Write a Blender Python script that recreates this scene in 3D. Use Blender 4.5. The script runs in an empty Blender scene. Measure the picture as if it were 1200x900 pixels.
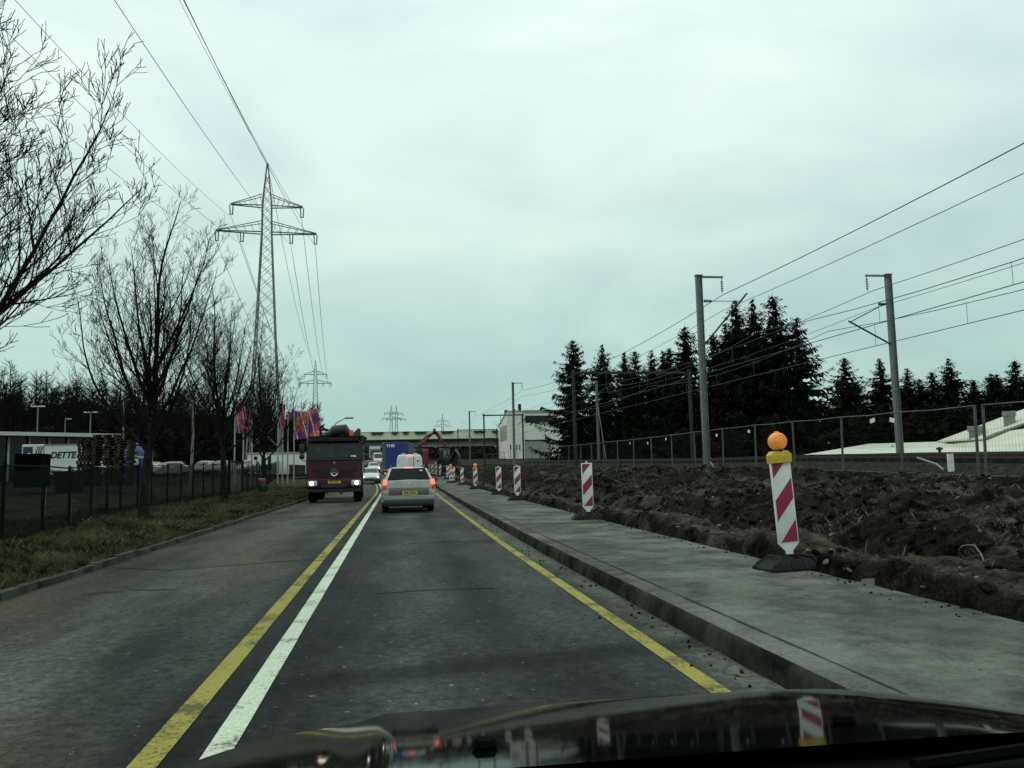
import bpy, bmesh, math, random
from mathutils import Vector, Matrix, noise
R = math.radians
sc = bpy.context.scene
# ------------------------------------------------------------------ camera
YAW, PITCH, ROLL, EYE = R(8.15), math.atan(.1032), R(1.2), 1.35
Fw = Vector((math.sin(YAW)*math.cos(PITCH), math.cos(YAW)*math.cos(PITCH), math.sin(PITCH)))
R0 = Vector((math.cos(YAW), -math.sin(YAW), 0)); U0 = R0.cross(Fw)
Up = U0*math.cos(ROLL)+R0*math.sin(ROLL); Rt = R0*math.cos(ROLL)-U0*math.sin(ROLL)
cd = bpy.data.cameras.new('camera'); cam = bpy.data.objects.new('camera', cd)
sc.collection.objects.link(cam); sc.camera = cam
cd.sensor_width = 36; cd.lens = 28.8; cd.clip_start = .05; cd.clip_end = 6000
cam.matrix_world = Matrix(((Rt.x, Up.x, -Fw.x, 0), (Rt.y, Up.y, -Fw.y, 0), (Rt.z, Up.z, -Fw.z, EYE), (0, 0, 0, 1)))
# ------------------------------------------------------------------ sky and sun (overcast)
SUN_EL, SUN_AZ = R(48), R(-60)            # azimuth from +Y, negative = left of the road
w = bpy.data.worlds.new('World'); sc.world = w; w.use_nodes = True
nt = w.node_tree; nt.nodes.clear(); N = nt.nodes; L = nt.links
out = N.new('ShaderNodeOutputWorld'); bg = N.new('ShaderNodeBackground'); bg.inputs[1].default_value = .1
sky = N.new('ShaderNodeTexSky'); sky.sky_type = 'NISHITA'; sky.sun_disc = False
sky.sun_elevation = SUN_EL; sky.sun_rotation = SUN_AZ
tc = N.new('ShaderNodeTexCoord'); sp = N.new('ShaderNodeSeparateXYZ'); L.new(tc.outputs['Generated'], sp.inputs[0])
rmp = N.new('ShaderNodeValToRGB'); L.new(sp.outputs['Z'], rmp.inputs[0])
els = rmp.color_ramp.elements
els[0].position = 0; els[0].color = (.39, .605, .55, 1)
els[1].position = 1; els[1].color = (.92, 1.16, 1.08, 1)
for p, c in ((.06, (.43, .64, .585)), (.2, (.57, .76, .71)), (.38, (.75, .91, .875)), (.6, (.90, 1.07, 1.02))):
    e = els.new(p); e.color = c+(1,)
mp = N.new('ShaderNodeMapping'); mp.inputs['Scale'].default_value = (1.3, 1.3, 3.4); L.new(tc.outputs['Generated'], mp.inputs[0])
nz = N.new('ShaderNodeTexNoise'); nz.inputs['Scale'].default_value = 1.9; nz.inputs['Detail'].default_value = 5; nz.inputs['Roughness'].default_value = .5
nz.inputs['Distortion'].default_value = .4
L.new(mp.outputs[0], nz.inputs[0])
cr = N.new('ShaderNodeValToRGB'); L.new(nz.outputs[0], cr.inputs[0])
cr.color_ramp.elements[0].position = .3; cr.color_ramp.elements[0].color = (.80, .83, .88, 1)
cr.color_ramp.elements[1].position = .66; cr.color_ramp.elements[1].color = (1.13, 1.09, 1.07, 1)
mul = N.new('ShaderNodeMix'); mul.data_type = 'RGBA'; mul.blend_type = 'MULTIPLY'; mul.inputs[0].default_value = 1
L.new(rmp.outputs[0], mul.inputs[6]); L.new(cr.outputs[0], mul.inputs[7])
sca = N.new('ShaderNodeVectorMath'); sca.operation = 'SCALE'; sca.inputs[3].default_value = 10.3; L.new(mul.outputs[2], sca.inputs[0])
mx = N.new('ShaderNodeMix'); mx.data_type = 'RGBA'; mx.inputs[0].default_value = .95
L.new(sky.outputs[0], mx.inputs[6]); L.new(sca.outputs[0], mx.inputs[7])
L.new(mx.outputs[2], bg.inputs[0]); L.new(bg.outputs[0], out.inputs[0])
ld = bpy.data.lights.new('sun', 'SUN'); ld.energy = .5; ld.angle = R(25); ld.color = (1, .96, .9)
sun = bpy.data.objects.new('sun', ld); sc.collection.objects.link(sun)
sdir = Vector((math.sin(SUN_AZ)*math.cos(SUN_EL), math.cos(SUN_AZ)*math.cos(SUN_EL), math.sin(SUN_EL)))
sun.rotation_euler = sdir.to_track_quat('Z', 'Y').to_euler()
sc.view_settings.view_transform = 'Standard'; sc.view_settings.look = 'None'
sc.view_settings.exposure = 0; sc.view_settings.gamma = 1
sc.cycles.max_bounces = 5; sc.cycles.transparent_max_bounces = 12

# ------------------------------------------------------------------ helpers
COL = sc.collection
def sm(a, b, x):
    t = max(0, min(1, (x-a)/(b-a))); return t*t*(3-2*t)
def interp(tab, x):
    if x <= tab[0][0]: return tab[0][1]
    for (a, p), (b, q) in zip(tab, tab[1:]):
        if x <= b: return p+(q-p)*(x-a)/(b-a)
    return tab[-1][1]
def g(Y):                                   # the road climbs towards the bridge
    if Y < 55: return 0
    if Y < 171: return 2.6*((Y-55)/116)**1.4
    return 2.6+.0314*min(Y-171, 50)
def shift_l(Y): return -2.6*sm(48, 135, Y)
def shift_r(Y): return .85*min(1, max(0, (Y-14)/56))**1.2-1.2*sm(75, 150, Y)
def bank_top(Y):
    return interp([(0, .72), (20, .85), (28, 1.0), (36, 1.12), (53, 1.18), (67, 1.32), (114, 1.8), (184, 2.2), (260, 4.0), (900, 4.1)], Y)

class MB:
    def __init__(s): s.v = []; s.f = []; s.m = []
    def add(s, v, f, m=0):
        o = len(s.v); s.v += [tuple(p) for p in v]
        for q in f: s.f.append(tuple(i+o for i in q)); s.m.append(m)
        return s
    def box(s, c, d, rz=0, m=0, rx=0, ry=0, taper=1):
        M = Matrix.Translation(Vector(c)) @ Matrix.Rotation(rz, 4, 'Z') @ Matrix.Rotation(ry, 4, 'Y') @ Matrix.Rotation(rx, 4, 'X')
        x, y, z = d[0]/2, d[1]/2, d[2]/2
        P = [(-x, -y, -z), (x, -y, -z), (x, y, -z), (-x, y, -z), (-x*taper, -y*taper, z), (x*taper, -y*taper, z), (x*taper, y*taper, z), (-x*taper, y*taper, z)]
        return s.add([M @ Vector(p) for p in P], [(0, 3, 2, 1), (4, 5, 6, 7), (0, 1, 5, 4), (1, 2, 6, 5), (2, 3, 7, 6), (3, 0, 4, 7)], m)
    def cbox(s, c, d, b=.02, seg=2, rz=0, m=0, rx=0):
        bm = bmesh.new(); bmesh.ops.create_cube(bm, size=1)
        for v in bm.verts: v.co = Vector((v.co.x*d[0], v.co.y*d[1], v.co.z*d[2]))
        bmesh.ops.bevel(bm, geom=list(bm.edges), offset=b, segments=seg, affect='EDGES', profile=.5)
        M = Matrix.Translation(Vector(c)) @ Matrix.Rotation(rz, 4, 'Z') @ Matrix.Rotation(rx, 4, 'X')
        bm.verts.index_update()
        s.add([M @ v.co for v in bm.verts], [[v.index for v in f.verts] for f in bm.faces], m); bm.free(); return s
    def tube(s, P, r, n=6, m=0, cap=True):
        P = [Vector(p) for p in P]
        if not isinstance(r, (list, tuple)): r = [r]*len(P)
        o = len(s.v); a = None
        for i, p in enumerate(P):
            t = (P[min(i+1, len(P)-1)]-P[max(i-1, 0)])
            if t.length < 1e-9: t = Vector((0, 0, 1))
            t.normalize()
            if a is None: a = t.cross(Vector((0, 0, 1)) if abs(t.z) < .9 else Vector((1, 0, 0))).normalized()
            else:
                a = a-t*a.dot(t)
                a = a.normalized() if a.length > 1e-6 else t.orthogonal().normalized()
            b = t.cross(a)
            for k in range(n):
                q = 2*math.pi*k/n; s.v.append(tuple(p+a*(math.cos(q)*r[i])+b*(math.sin(q)*r[i])))
        for i in range(len(P)-1):
            for k in range(n):
                k2 = (k+1) % n; s.f.append((o+i*n+k, o+i*n+k2, o+(i+1)*n+k2, o+(i+1)*n+k)); s.m.append(m)
        if cap:
            s.f.append(tuple(o+k for k in range(n))[::-1]); s.m.append(m)
            e = o+(len(P)-1)*n; s.f.append(tuple(e+k for k in range(n))); s.m.append(m)
        return s
    def prism(s, poly, a, b, ax='y', m=0):
        n = len(poly)
        def pt(p, t): return (p[0], t, p[1]) if ax == 'y' else ((t, p[0], p[1]) if ax == 'x' else (p[0], p[1], t))
        v = [pt(p, a) for p in poly]+[pt(p, b) for p in poly]
        f = [tuple(range(n))[::-1], tuple(range(n, 2*n))]+[(i, (i+1) % n, n+(i+1) % n, n+i) for i in range(n)]
        return s.add(v, f, m)
    def lathe(s, prof, c=(0, 0, 0), n=16, ax='z', m=0, closed=False):
        o = len(s.v); c = Vector(c)
        for r, h in prof:
            for k in range(n):
                q = 2*math.pi*k/n; x, y = r*math.cos(q), r*math.sin(q)
                s.v.append(tuple(c+(Vector((x, y, h)) if ax == 'z' else Vector((h, x, y)) if ax == 'x' else Vector((x, h, y)))))
        K = len(prof)
        for i in range(K if closed else K-1):
            j = (i+1) % K
            for k in range(n):
                k2 = (k+1) % n; s.f.append((o+i*n+k, o+i*n+k2, o+j*n+k2, o+j*n+k)); s.m.append(m)
        if not closed:
            s.f.append(tuple(o+k for k in range(n))[::-1]); s.m.append(m)
            s.f.append(tuple(o+(K-1)*n+k for k in range(n))); s.m.append(m)
        return s
    def loft(s, rings, m=0, caps=True):
        n = len(rings[0]); o = len(s.v)
        for r_ in rings: s.v += [tuple(p) for p in r_]
        for i in range(len(rings)-1):
            for k in range(n):
                k2 = (k+1) % n; s.f.append((o+i*n+k, o+i*n+k2, o+(i+1)*n+k2, o+(i+1)*n+k)); s.m.append(m)
        if caps:
            s.f.append(tuple(o+k for k in range(n))[::-1]); s.m.append(m)
            e = o+(len(rings)-1)*n; s.f.append(tuple(e+k for k in range(n))); s.m.append(m)
        return s
    def grid(s, xs, ys, fn, m=0):
        o = len(s.v); nx = len(xs)
        for y in ys:
            for x in xs: s.v.append(tuple(fn(x, y)))
        for j in range(len(ys)-1):
            for i in range(nx-1):
                s.f.append((o+j*nx+i, o+j*nx+i+1, o+(j+1)*nx+i+1, o+(j+1)*nx+i)); s.m.append(m)
        return s
    def build(s, name, mats, parent=None, smooth=0, fix=True):
        me = bpy.data.meshes.new(name); me.from_pydata(s.v, [], s.f)
        for mt in (mats if isinstance(mats, (list, tuple)) else [mats]): me.materials.append(mt)
        if any(s.m): me.polygons.foreach_set('material_index', s.m)
        if fix and len(s.f) < 40000:
            bm = bmesh.new(); bm.from_mesh(me); bmesh.ops.recalc_face_normals(bm, faces=bm.faces); bm.to_mesh(me); bm.free()
        if smooth:
            me.polygons.foreach_set('use_smooth', [True]*len(me.polygons)); me.set_sharp_from_angle(angle=R(smooth))
        me.update()
        o = bpy.data.objects.new(name, me); COL.objects.link(o)
        if parent: o.parent = parent
        return o
def tag(o, label=None, cat=None, group=None, kind=None):
    for k, v in (('label', label), ('category', cat), ('group', group), ('kind', kind)):
        if v: o[k] = v
    return o
def thing(name, loc, label, cat, group=None, rz=0):
    o = bpy.data.objects.new(name, None); COL.objects.link(o); o.location = loc; o.rotation_euler = (0, 0, rz)
    return tag(o, label, cat, group)
def copy_tree(o, parent=None):
    c = o.copy(); COL.objects.link(c)
    if parent: c.parent = parent
    for ch in KIDS(o): copy_tree(ch, c)
    return c
def KIDS(o): return [x for x in o.children]
def dup(o, loc, label=None, rz=None, scale=None, group=None):
    c = copy_tree(o); c.location = loc
    if rz is not None: c.rotation_euler.z = rz
    if scale: c.scale = scale if isinstance(scale, tuple) else (scale,)*3
    tag(c, label, None, group); return c
def struct(name, mb, mat, smooth=0): return tag(mb.build(name, mat, None, smooth), kind='structure')

# ------------------------------------------------------------------ materials
def mat(name, c, rough=.6, metal=0, c2=None, scale=4, det=5, bump=0, bscale=None, coat=0, emit=0, ecol=None, coord='Object', lo=.35, hi=.65, stretch=None, spec=None, alpha=None):
    m = bpy.data.materials.new(name); m.use_nodes = True; t = m.node_tree; b = t.nodes['Principled BSDF']
    b.inputs['Base Color'].default_value = (*c, 1); b.inputs['Roughness'].default_value = rough; b.inputs['Metallic'].default_value = metal
    if spec is not None: b.inputs['Specular IOR Level'].default_value = spec
    if coat: b.inputs['Coat Weight'].default_value = coat; b.inputs['Coat Roughness'].default_value = .04
    if emit: b.inputs['Emission Strength'].default_value = emit; b.inputs['Emission Color'].default_value = (*(ecol or c), 1)
    if alpha is not None: b.inputs['Alpha'].default_value = alpha
    if c2 is not None or bump:
        co = t.nodes.new('ShaderNodeTexCoord').outputs['Object'] if coord == 'Object' else t.nodes.new('ShaderNodeNewGeometry').outputs['Position']
        if stretch:
            mpn = t.nodes.new('ShaderNodeMapping'); mpn.inputs['Scale'].default_value = stretch; t.links.new(co, mpn.inputs[0]); co = mpn.outputs[0]
        n = t.nodes.new('ShaderNodeTexNoise'); n.inputs['Scale'].default_value = scale; n.inputs['Detail'].default_value = det; n.inputs['Roughness'].default_value = .62
        t.links.new(co, n.inputs[0])
        if c2 is not None:
            r_ = t.nodes.new('ShaderNodeValToRGB'); t.links.new(n.outputs[0], r_.inputs[0])
            r_.color_ramp.elements[0].position = lo; r_.color_ramp.elements[0].color = (*c, 1)
            r_.color_ramp.elements[1].position = hi; r_.color_ramp.elements[1].color = (*c2, 1)
            t.links.new(r_.outputs[0], b.inputs['Base Color'])
        if bump:
            n2 = t.nodes.new('ShaderNodeTexNoise'); n2.inputs['Scale'].default_value = bscale or scale*3; n2.inputs['Detail'].default_value = 6
            t.links.new(co, n2.inputs[0])
            bp = t.nodes.new('ShaderNodeBump'); bp.inputs['Strength'].default_value = bump; bp.inputs['Distance'].default_value = .03
            t.links.new(n2.outputs[0], bp.inputs['Height']); t.links.new(bp.outputs[0], b.inputs['Normal'])
    return m

def asphalt():
    m = bpy.data.materials.new('asphalt'); m.use_nodes = True; t = m.node_tree; b = t.nodes['Principled BSDF']; nn = t.nodes.new; lk = t.links.new
    geo = nn('ShaderNodeNewGeometry'); s = nn('ShaderNodeSeparateXYZ'); lk(geo.outputs['Position'], s.inputs[0])
    # wobble the lateral coordinate a little so wear tracks are not ruler straight
    n0 = nn('ShaderNodeTexNoise'); n0.inputs['Scale'].default_value = .35; n0.inputs['Detail'].default_value = 4; lk(geo.outputs['Position'], n0.inputs[0])
    a1 = nn('ShaderNodeMath'); a1.operation = 'MULTIPLY_ADD'; lk(n0.outputs[0], a1.inputs[0]); a1.inputs[1].default_value = .9; a1.inputs[2].default_value = -.45
    a2 = nn('ShaderNodeMath'); a2.operation = 'ADD'; lk(s.outputs['X'], a2.inputs[0]); lk(a1.outputs[0], a2.inputs[1])
    mr = nn('ShaderNodeMapRange'); mr.inputs['From Min'].default_value = -4.6; mr.inputs['From Max'].default_value = 2.6; lk(a2.outputs[0], mr.inputs[0])
    r_ = nn('ShaderNodeValToRGB'); lk(mr.outputs[0], r_.inputs[0]); E_ = r_.color_ramp.elements
    def px(x): return (x+4.6)/7.2
    ramp = [(-4.6, (0.0398, 0.0408, 0.0318)), (-4.05, (0.0358, 0.0360, 0.0286)), (-3.7, (0.0271, 0.0295, 0.0246)), (-3.3, (0.0438, 0.0465, 0.0381)), (-2.75, (0.0653, 0.0686, 0.0573)), (-2.3, (0.0557, 0.0604, 0.0501)), (-1.95, (0.0334, 0.0368, 0.0311)),
            (-1.5, (0.0365, 0.0408, 0.0350)), (-1.15, (0.0153, 0.0175, 0.0171)), (-.75, (0.0153, 0.0175, 0.0171)), (-.4, (0.0217, 0.0249, 0.0243)), (.1, (0.0413, 0.0472, 0.0442)), (.45, (0.0378, 0.0426, 0.0405)), (.85, (0.0199, 0.0231, 0.0234)), (1.4, (0.0342, 0.0388, 0.0369)), (1.95, (0.0323, 0.0370, 0.0342)), (2.15, (0.0765, 0.0850, 0.0683)), (2.45, (0.0540, 0.0591, 0.0486))]
    E_[0].position = px(ramp[0][0]); E_[0].color = (*ramp[0][1], 1); E_[1].position = px(ramp[-1][0]); E_[1].color = (*ramp[-1][1], 1)
    for x, c in ramp[1:-1]:
        e = E_.new(px(x)); e.color = (*c, 1)
    # broad patches
    mpn = nn('ShaderNodeMapping'); mpn.inputs['Scale'].default_value = (1, .35, 1); lk(geo.outputs['Position'], mpn.inputs[0])
    n1 = nn('ShaderNodeTexNoise'); n1.inputs['Scale'].default_value = .9; n1.inputs['Detail'].default_value = 8; n1.inputs['Roughness'].default_value = .65; lk(mpn.outputs[0], n1.inputs[0])
    v1 = nn('ShaderNodeMapRange'); v1.inputs['From Min'].default_value = .36; v1.inputs['From Max'].default_value = .64; v1.inputs['To Min'].default_value = .45; v1.inputs['To Max'].default_value = 1.6; lk(n1.outputs[0], v1.inputs[0])
    m1 = nn('ShaderNodeVectorMath'); m1.operation = 'SCALE'; lk(r_.outputs[0], m1.inputs[0]); lk(v1.outputs[0], m1.inputs[3])
    # mud dragged over the left lane
    n3 = nn('ShaderNodeTexNoise'); n3.inputs['Scale'].default_value = .55; n3.inputs['Detail'].default_value = 7; lk(mpn.outputs[0], n3.inputs[0])
    mm = nn('ShaderNodeMapRange'); mm.inputs['From Min'].default_value = .5; mm.inputs['From Max'].default_value = .68; lk(n3.outputs[0], mm.inputs[0])
    lx = nn('ShaderNodeMapRange'); lx.inputs['From Min'].default_value = -1.3; lx.inputs['From Max'].default_value = -2.2; lk(s.outputs['X'], lx.inputs[0])
    mul2 = nn('ShaderNodeMath'); mul2.operation = 'MULTIPLY'; lk(mm.outputs[0], mul2.inputs[0]); lk(lx.outputs[0], mul2.inputs[1])
    mx1 = nn('ShaderNodeMix'); mx1.data_type = 'RGBA'; lk(mul2.outputs[0], mx1.inputs[0]); lk(m1.outputs[0], mx1.inputs[6]); mx1.inputs[7].default_value = (.075, .06, .04, 1)
    # aggregate: fine grain and bright chips
    n2 = nn('ShaderNodeTexNoise'); n2.inputs['Scale'].default_value = 11; n2.inputs['Detail'].default_value = 10; n2.inputs['Roughness'].default_value = .92; lk(geo.outputs['Position'], n2.inputs[0])
    v2 = nn('ShaderNodeMapRange'); v2.inputs['From Min'].default_value = .40; v2.inputs['From Max'].default_value = .60; v2.inputs['To Min'].default_value = .25; v2.inputs['To Max'].default_value = 1.8; lk(n2.outputs[0], v2.inputs[0])
    m2 = nn('ShaderNodeVectorMath'); m2.operation = 'SCALE'; lk(mx1.outputs[2], m2.inputs[0]); lk(v2.outputs[0], m2.inputs[3])
    vo = nn('ShaderNodeTexVoronoi'); vo.inputs['Scale'].default_value = 13; wv = nn('ShaderNodeTexNoise'); wv.inputs['Scale'].default_value = 30; lk(geo.outputs['Position'], wv.inputs[0]); wa = nn('ShaderNodeVectorMath'); wa.operation = 'SCALE'; lk(wv.outputs['Color'], wa.inputs[0]); wa.inputs[3].default_value = .09; wb = nn('ShaderNodeVectorMath'); lk(geo.outputs['Position'], wb.inputs[0]); lk(wa.outputs[0], wb.inputs[1]); lk(wb.outputs[0], vo.inputs[0])
    lt = nn('ShaderNodeMath'); lt.operation = 'LESS_THAN'; lk(vo.outputs['Distance'], lt.inputs[0]); lt.inputs[1].default_value = .15
    sepc = nn('ShaderNodeSeparateColor'); lk(vo.outputs['Color'], sepc.inputs[0])
    gt = nn('ShaderNodeMath'); gt.operation = 'GREATER_THAN'; lk(sepc.outputs[0], gt.inputs[0]); gt.inputs[1].default_value = .9
    an = nn('ShaderNodeMath'); an.operation = 'MULTIPLY'; lk(lt.outputs[0], an.inputs[0]); lk(gt.outputs[0], an.inputs[1])
    mx2 = nn('ShaderNodeMix'); mx2.data_type = 'RGBA'; lk(an.outputs[0], mx2.inputs[0]); lk(m2.outputs[0], mx2.inputs[6]); mx2.inputs[7].default_value = (.2, .22, .2, 1)
    # dark band of the windscreen reflection across the lane, painted into the asphalt colour
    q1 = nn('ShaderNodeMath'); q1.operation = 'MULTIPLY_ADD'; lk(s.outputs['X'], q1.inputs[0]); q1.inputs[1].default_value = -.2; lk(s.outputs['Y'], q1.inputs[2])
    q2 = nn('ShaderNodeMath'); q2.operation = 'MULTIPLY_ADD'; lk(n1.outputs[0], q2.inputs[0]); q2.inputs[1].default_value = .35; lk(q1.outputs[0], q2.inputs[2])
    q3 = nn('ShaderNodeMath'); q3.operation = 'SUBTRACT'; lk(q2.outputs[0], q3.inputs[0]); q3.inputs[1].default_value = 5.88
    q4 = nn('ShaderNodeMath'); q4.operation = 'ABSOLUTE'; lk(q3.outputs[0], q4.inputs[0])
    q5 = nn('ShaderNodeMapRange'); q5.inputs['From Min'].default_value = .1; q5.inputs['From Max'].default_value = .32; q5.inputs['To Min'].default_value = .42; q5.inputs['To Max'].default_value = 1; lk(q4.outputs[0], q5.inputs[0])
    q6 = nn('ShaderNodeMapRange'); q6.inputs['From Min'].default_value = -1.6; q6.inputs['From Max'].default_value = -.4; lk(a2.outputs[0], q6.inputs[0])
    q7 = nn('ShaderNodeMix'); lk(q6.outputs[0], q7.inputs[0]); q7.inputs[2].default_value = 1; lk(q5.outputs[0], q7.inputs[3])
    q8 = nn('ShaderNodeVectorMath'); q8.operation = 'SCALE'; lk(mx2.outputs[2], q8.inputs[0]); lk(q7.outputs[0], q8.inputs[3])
    lk(q8.outputs[0], b.inputs['Base Color']); b.inputs['Roughness'].default_value = .8; b.inputs['Specular IOR Level'].default_value = .12
    bp = nn('ShaderNodeBump'); bp.inputs['Strength'].default_value = .5; bp.inputs['Distance'].default_value = .01; lk(n2.outputs[0], bp.inputs['Height']); lk(bp.outputs[0], b.inputs['Normal'])
    return m
def paint(name, c, worn):
    m = bpy.data.materials.new(name); m.use_nodes = True; t = m.node_tree; b = t.nodes['Principled BSDF']; nn = t.nodes.new; lk = t.links.new
    geo = nn('ShaderNodeNewGeometry')
    n = nn('ShaderNodeTexNoise'); n.inputs['Scale'].default_value = 26; n.inputs['Detail'].default_value = 6; n.inputs['Roughness'].default_value = .7; lk(geo.outputs['Position'], n.inputs[0])
    n2 = nn('ShaderNodeTexNoise'); n2.inputs['Scale'].default_value = 2.2; n2.inputs['Detail'].default_value = 5; lk(geo.outputs['Position'], n2.inputs[0])
    ad = nn('ShaderNodeMath'); ad.operation = 'ADD'; lk(n.outputs[0], ad.inputs[0]); lk(n2.outputs[0], ad.inputs[1])
    mr = nn('ShaderNodeMapRange'); mr.inputs['From Min'].default_value = worn; mr.inputs['From Max'].default_value = worn+.16; lk(ad.outputs[0], mr.inputs[0])
    mx = nn('ShaderNodeMix'); mx.data_type = 'RGBA'; lk(mr.outputs[0], mx.inputs[0]); mx.inputs[6].default_value = (*c, 1); mx.inputs[7].default_value = (c[0]*.25+.02, c[1]*.25+.02, c[2]*.25+.02, 1)
    n4 = nn('ShaderNodeTexNoise'); n4.inputs['Scale'].default_value = 45; n4.inputs['Detail'].default_value = 6; n4.inputs['Roughness'].default_value = .8; lk(geo.outputs['Position'], n4.inputs[0])
    v4 = nn('ShaderNodeMapRange'); v4.inputs['From Min'].default_value = .3; v4.inputs['From Max'].default_value = .7; v4.inputs['To Min'].default_value = .6; v4.inputs['To Max'].default_value = 1.25; lk(n4.outputs[0], v4.inputs[0])
    m4 = nn('ShaderNodeVectorMath'); m4.operation = 'SCALE'; lk(mx.outputs[2], m4.inputs[0]); lk(v4.outputs[0], m4.inputs[3])
    lk(m4.outputs[0], b.inputs['Base Color']); b.inputs['Roughness'].default_value = .75; b.inputs['Specular IOR Level'].default_value = .15
    return m
def soil_mat(name, dark, mid, dry, th, lo=.35, bump=1):
    m = bpy.data.materials.new(name); m.use_nodes = True; t = m.node_tree; b = t.nodes['Principled BSDF']; nn = t.nodes.new; lk = t.links.new
    geo = nn('ShaderNodeNewGeometry')
    def noi(sc_, det, ro, a, z):
        n = nn('ShaderNodeTexNoise'); n.inputs['Scale'].default_value = sc_; n.inputs['Detail'].default_value = det; n.inputs['Roughness'].default_value = ro; lk(geo.outputs['Position'], n.inputs[0])
        r_ = nn('ShaderNodeMapRange'); r_.inputs['From Min'].default_value = a; r_.inputs['From Max'].default_value = z; lk(n.outputs[0], r_.inputs[0]); return n, r_
    n1, f1 = noi(2.3, 14, .72, .40, .66); n2, f2 = noi(.62, 12, .74, th-.06, th+.07); n3, f3 = noi(30, 8, .8, .40, .60)
    a = nn('ShaderNodeMix'); a.data_type = 'RGBA'; lk(f1.outputs[0], a.inputs[0]); a.inputs[6].default_value = (*dark, 1); a.inputs[7].default_value = (*mid, 1)
    c = nn('ShaderNodeMix'); c.data_type = 'RGBA'; lk(f2.outputs[0], c.inputs[0]); lk(a.outputs[2], c.inputs[6]); c.inputs[7].default_value = (*dry, 1)
    at = nn('ShaderNodeAttribute'); at.attribute_name = 'dryness'; n5, f5 = noi(5, 10, .75, .38, .62)
    mm = nn('ShaderNodeMath'); mm.operation = 'MULTIPLY'; lk(at.outputs['Fac'], mm.inputs[0]); lk(f5.outputs[0], mm.inputs[1])
    c0 = c; c = nn('ShaderNodeMix'); c.data_type = 'RGBA'; lk(mm.outputs[0], c.inputs[0]); lk(c0.outputs[2], c.inputs[6]); c.inputs[7].default_value = (dry[0]*.95, dry[1]*.93, dry[2]*.9, 1)
    v = nn('ShaderNodeMapRange'); v.inputs['To Min'].default_value = lo; v.inputs['To Max'].default_value = 1.6 if lo < .5 else 1.15; lk(f3.outputs[0], v.inputs[0])
    d = nn('ShaderNodeVectorMath'); d.operation = 'SCALE'; lk(c.outputs[2], d.inputs[0]); lk(v.outputs[0], d.inputs[3]); lk(d.outputs[0], b.inputs['Base Color'])
    b.inputs['Roughness'].default_value = .97; b.inputs['Specular IOR Level'].default_value = .02
    n4 = nn('ShaderNodeTexNoise'); n4.inputs['Scale'].default_value = 16; n4.inputs['Detail'].default_value = 8; n4.inputs['Roughness'].default_value = .7; lk(geo.outputs['Position'], n4.inputs[0])
    bp = nn('ShaderNodeBump'); bp.inputs['Strength'].default_value = bump; bp.inputs['Distance'].default_value = .05 if lo < .5 else .015; lk(n4.outputs[0], bp.inputs['Height']); lk(bp.outputs[0], b.inputs['Normal'])
    return m
M = {}
M['asphalt'] = asphalt()
M['white_paint'] = paint('road_white', (.58, .64, .49), 1.06)
M['yellow_paint'] = paint('road_yellow', (.33, .285, .06), .99)
M['tar'] = mat('tar', (.007, .007, .008), .8, c2=(.016, .017, .017), scale=6, coord='p', spec=.08)
M['pave'] = soil_mat('pavement', (.06, .066, .055), (.118, .128, .107), (.16, .172, .145), .53, lo=.8, bump=.25)
M['kerb'] = mat('kerb_stone', (.018, .02, .016), .9, c2=(.08, .083, .068), scale=2.5, det=10, bump=.5, bscale=40, coord='p', spec=.1)
M['kerb_dirty'] = mat('kerb_dirty', (.009, .009, .008), .95, c2=(.05, .052, .043), scale=2.4, det=12, bump=.5, bscale=30, coord='p', lo=.4, hi=.72, spec=.05)
M['joint'] = mat('joint', (.02, .02, .018), .9)
M['soil'] = soil_mat('soil', (.004, .0037, .0031), (.034, .030, .023), (.11, .10, .075), .60)
M['soil_dry'] = None
M['verge'] = mat('verge', (.016, .017, .009), .95, c2=(.075, .075, .036), scale=1.8, det=12, bump=.9, bscale=25, coord='p', lo=.36, hi=.68, spec=.03)
M['ground'] = mat('ground', (.015, .016, .012), .95, c2=(.035, .036, .026), scale=.3, det=8, coord='p', spec=.03)
M['yard'] = mat('yard', (.008, .009, .008), .95, c2=(.022, .024, .02), scale=.8, det=8, coord='p', spec=.05)
M['ballast'] = mat('ballast', (.008, .008, .007), .95, c2=(.07, .07, .06), scale=8, det=9, bump=1, bscale=18, coord='p', lo=.4, hi=.8, spec=.03)
M['fence_steel'] = mat('fence_steel', (.055, .06, .058), .65, .2, c2=(.1, .108, .104), scale=3)
M['steel'] = mat('galvanised', (.12, .135, .13), .6, .25, c2=(.19, .21, .205), scale=3)
M['darksteel'] = mat('dark_steel', (.02, .022, .021), .7, .1, c2=(.04, .042, .04), scale=3, spec=.2)
M['rail'] = mat('rail_steel', (.05, .035, .027), .6, .4)
M['lattice'] = mat('lattice_steel', (.13, .145, .14), .6, .3, c2=(.2, .215, .21), scale=2)
M['wire'] = mat('cable', (.05, .055, .055), .6, .2)
M['ceramic'] = mat('insulator', (.07, .06, .055), .3)
M['bark'] = mat('bark', (.008, .007, .006), .95, c2=(.03, .027, .022), scale=5, det=8, bump=.8, bscale=22, stretch=(3, 3, .6), spec=.05)
M['twig'] = mat('twig', (.008, .007, .006), .9, c2=(.02, .017, .014), scale=2, spec=.05)
M['needle'] = mat('needles', (.003, .0045, .003), .95, c2=(.013, .018, .010), scale=.8, det=5, spec=.03)
M['thicket'] = mat('thicket', (.007, .007, .006), .95, c2=(.022, .021, .017), scale=.35, det=6, coord='p', spec=.02)
M['birch'] = mat('pale_bark', (.12, .12, .105), .9, c2=(.25, .25, .22), scale=4)
M['grass'] = mat('grass_blade', (.012, .017, .007), .85, c2=(.145, .155, .075), scale=1.3, det=12, coord='p', lo=.40, hi=.68, spec=.06)
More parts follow.
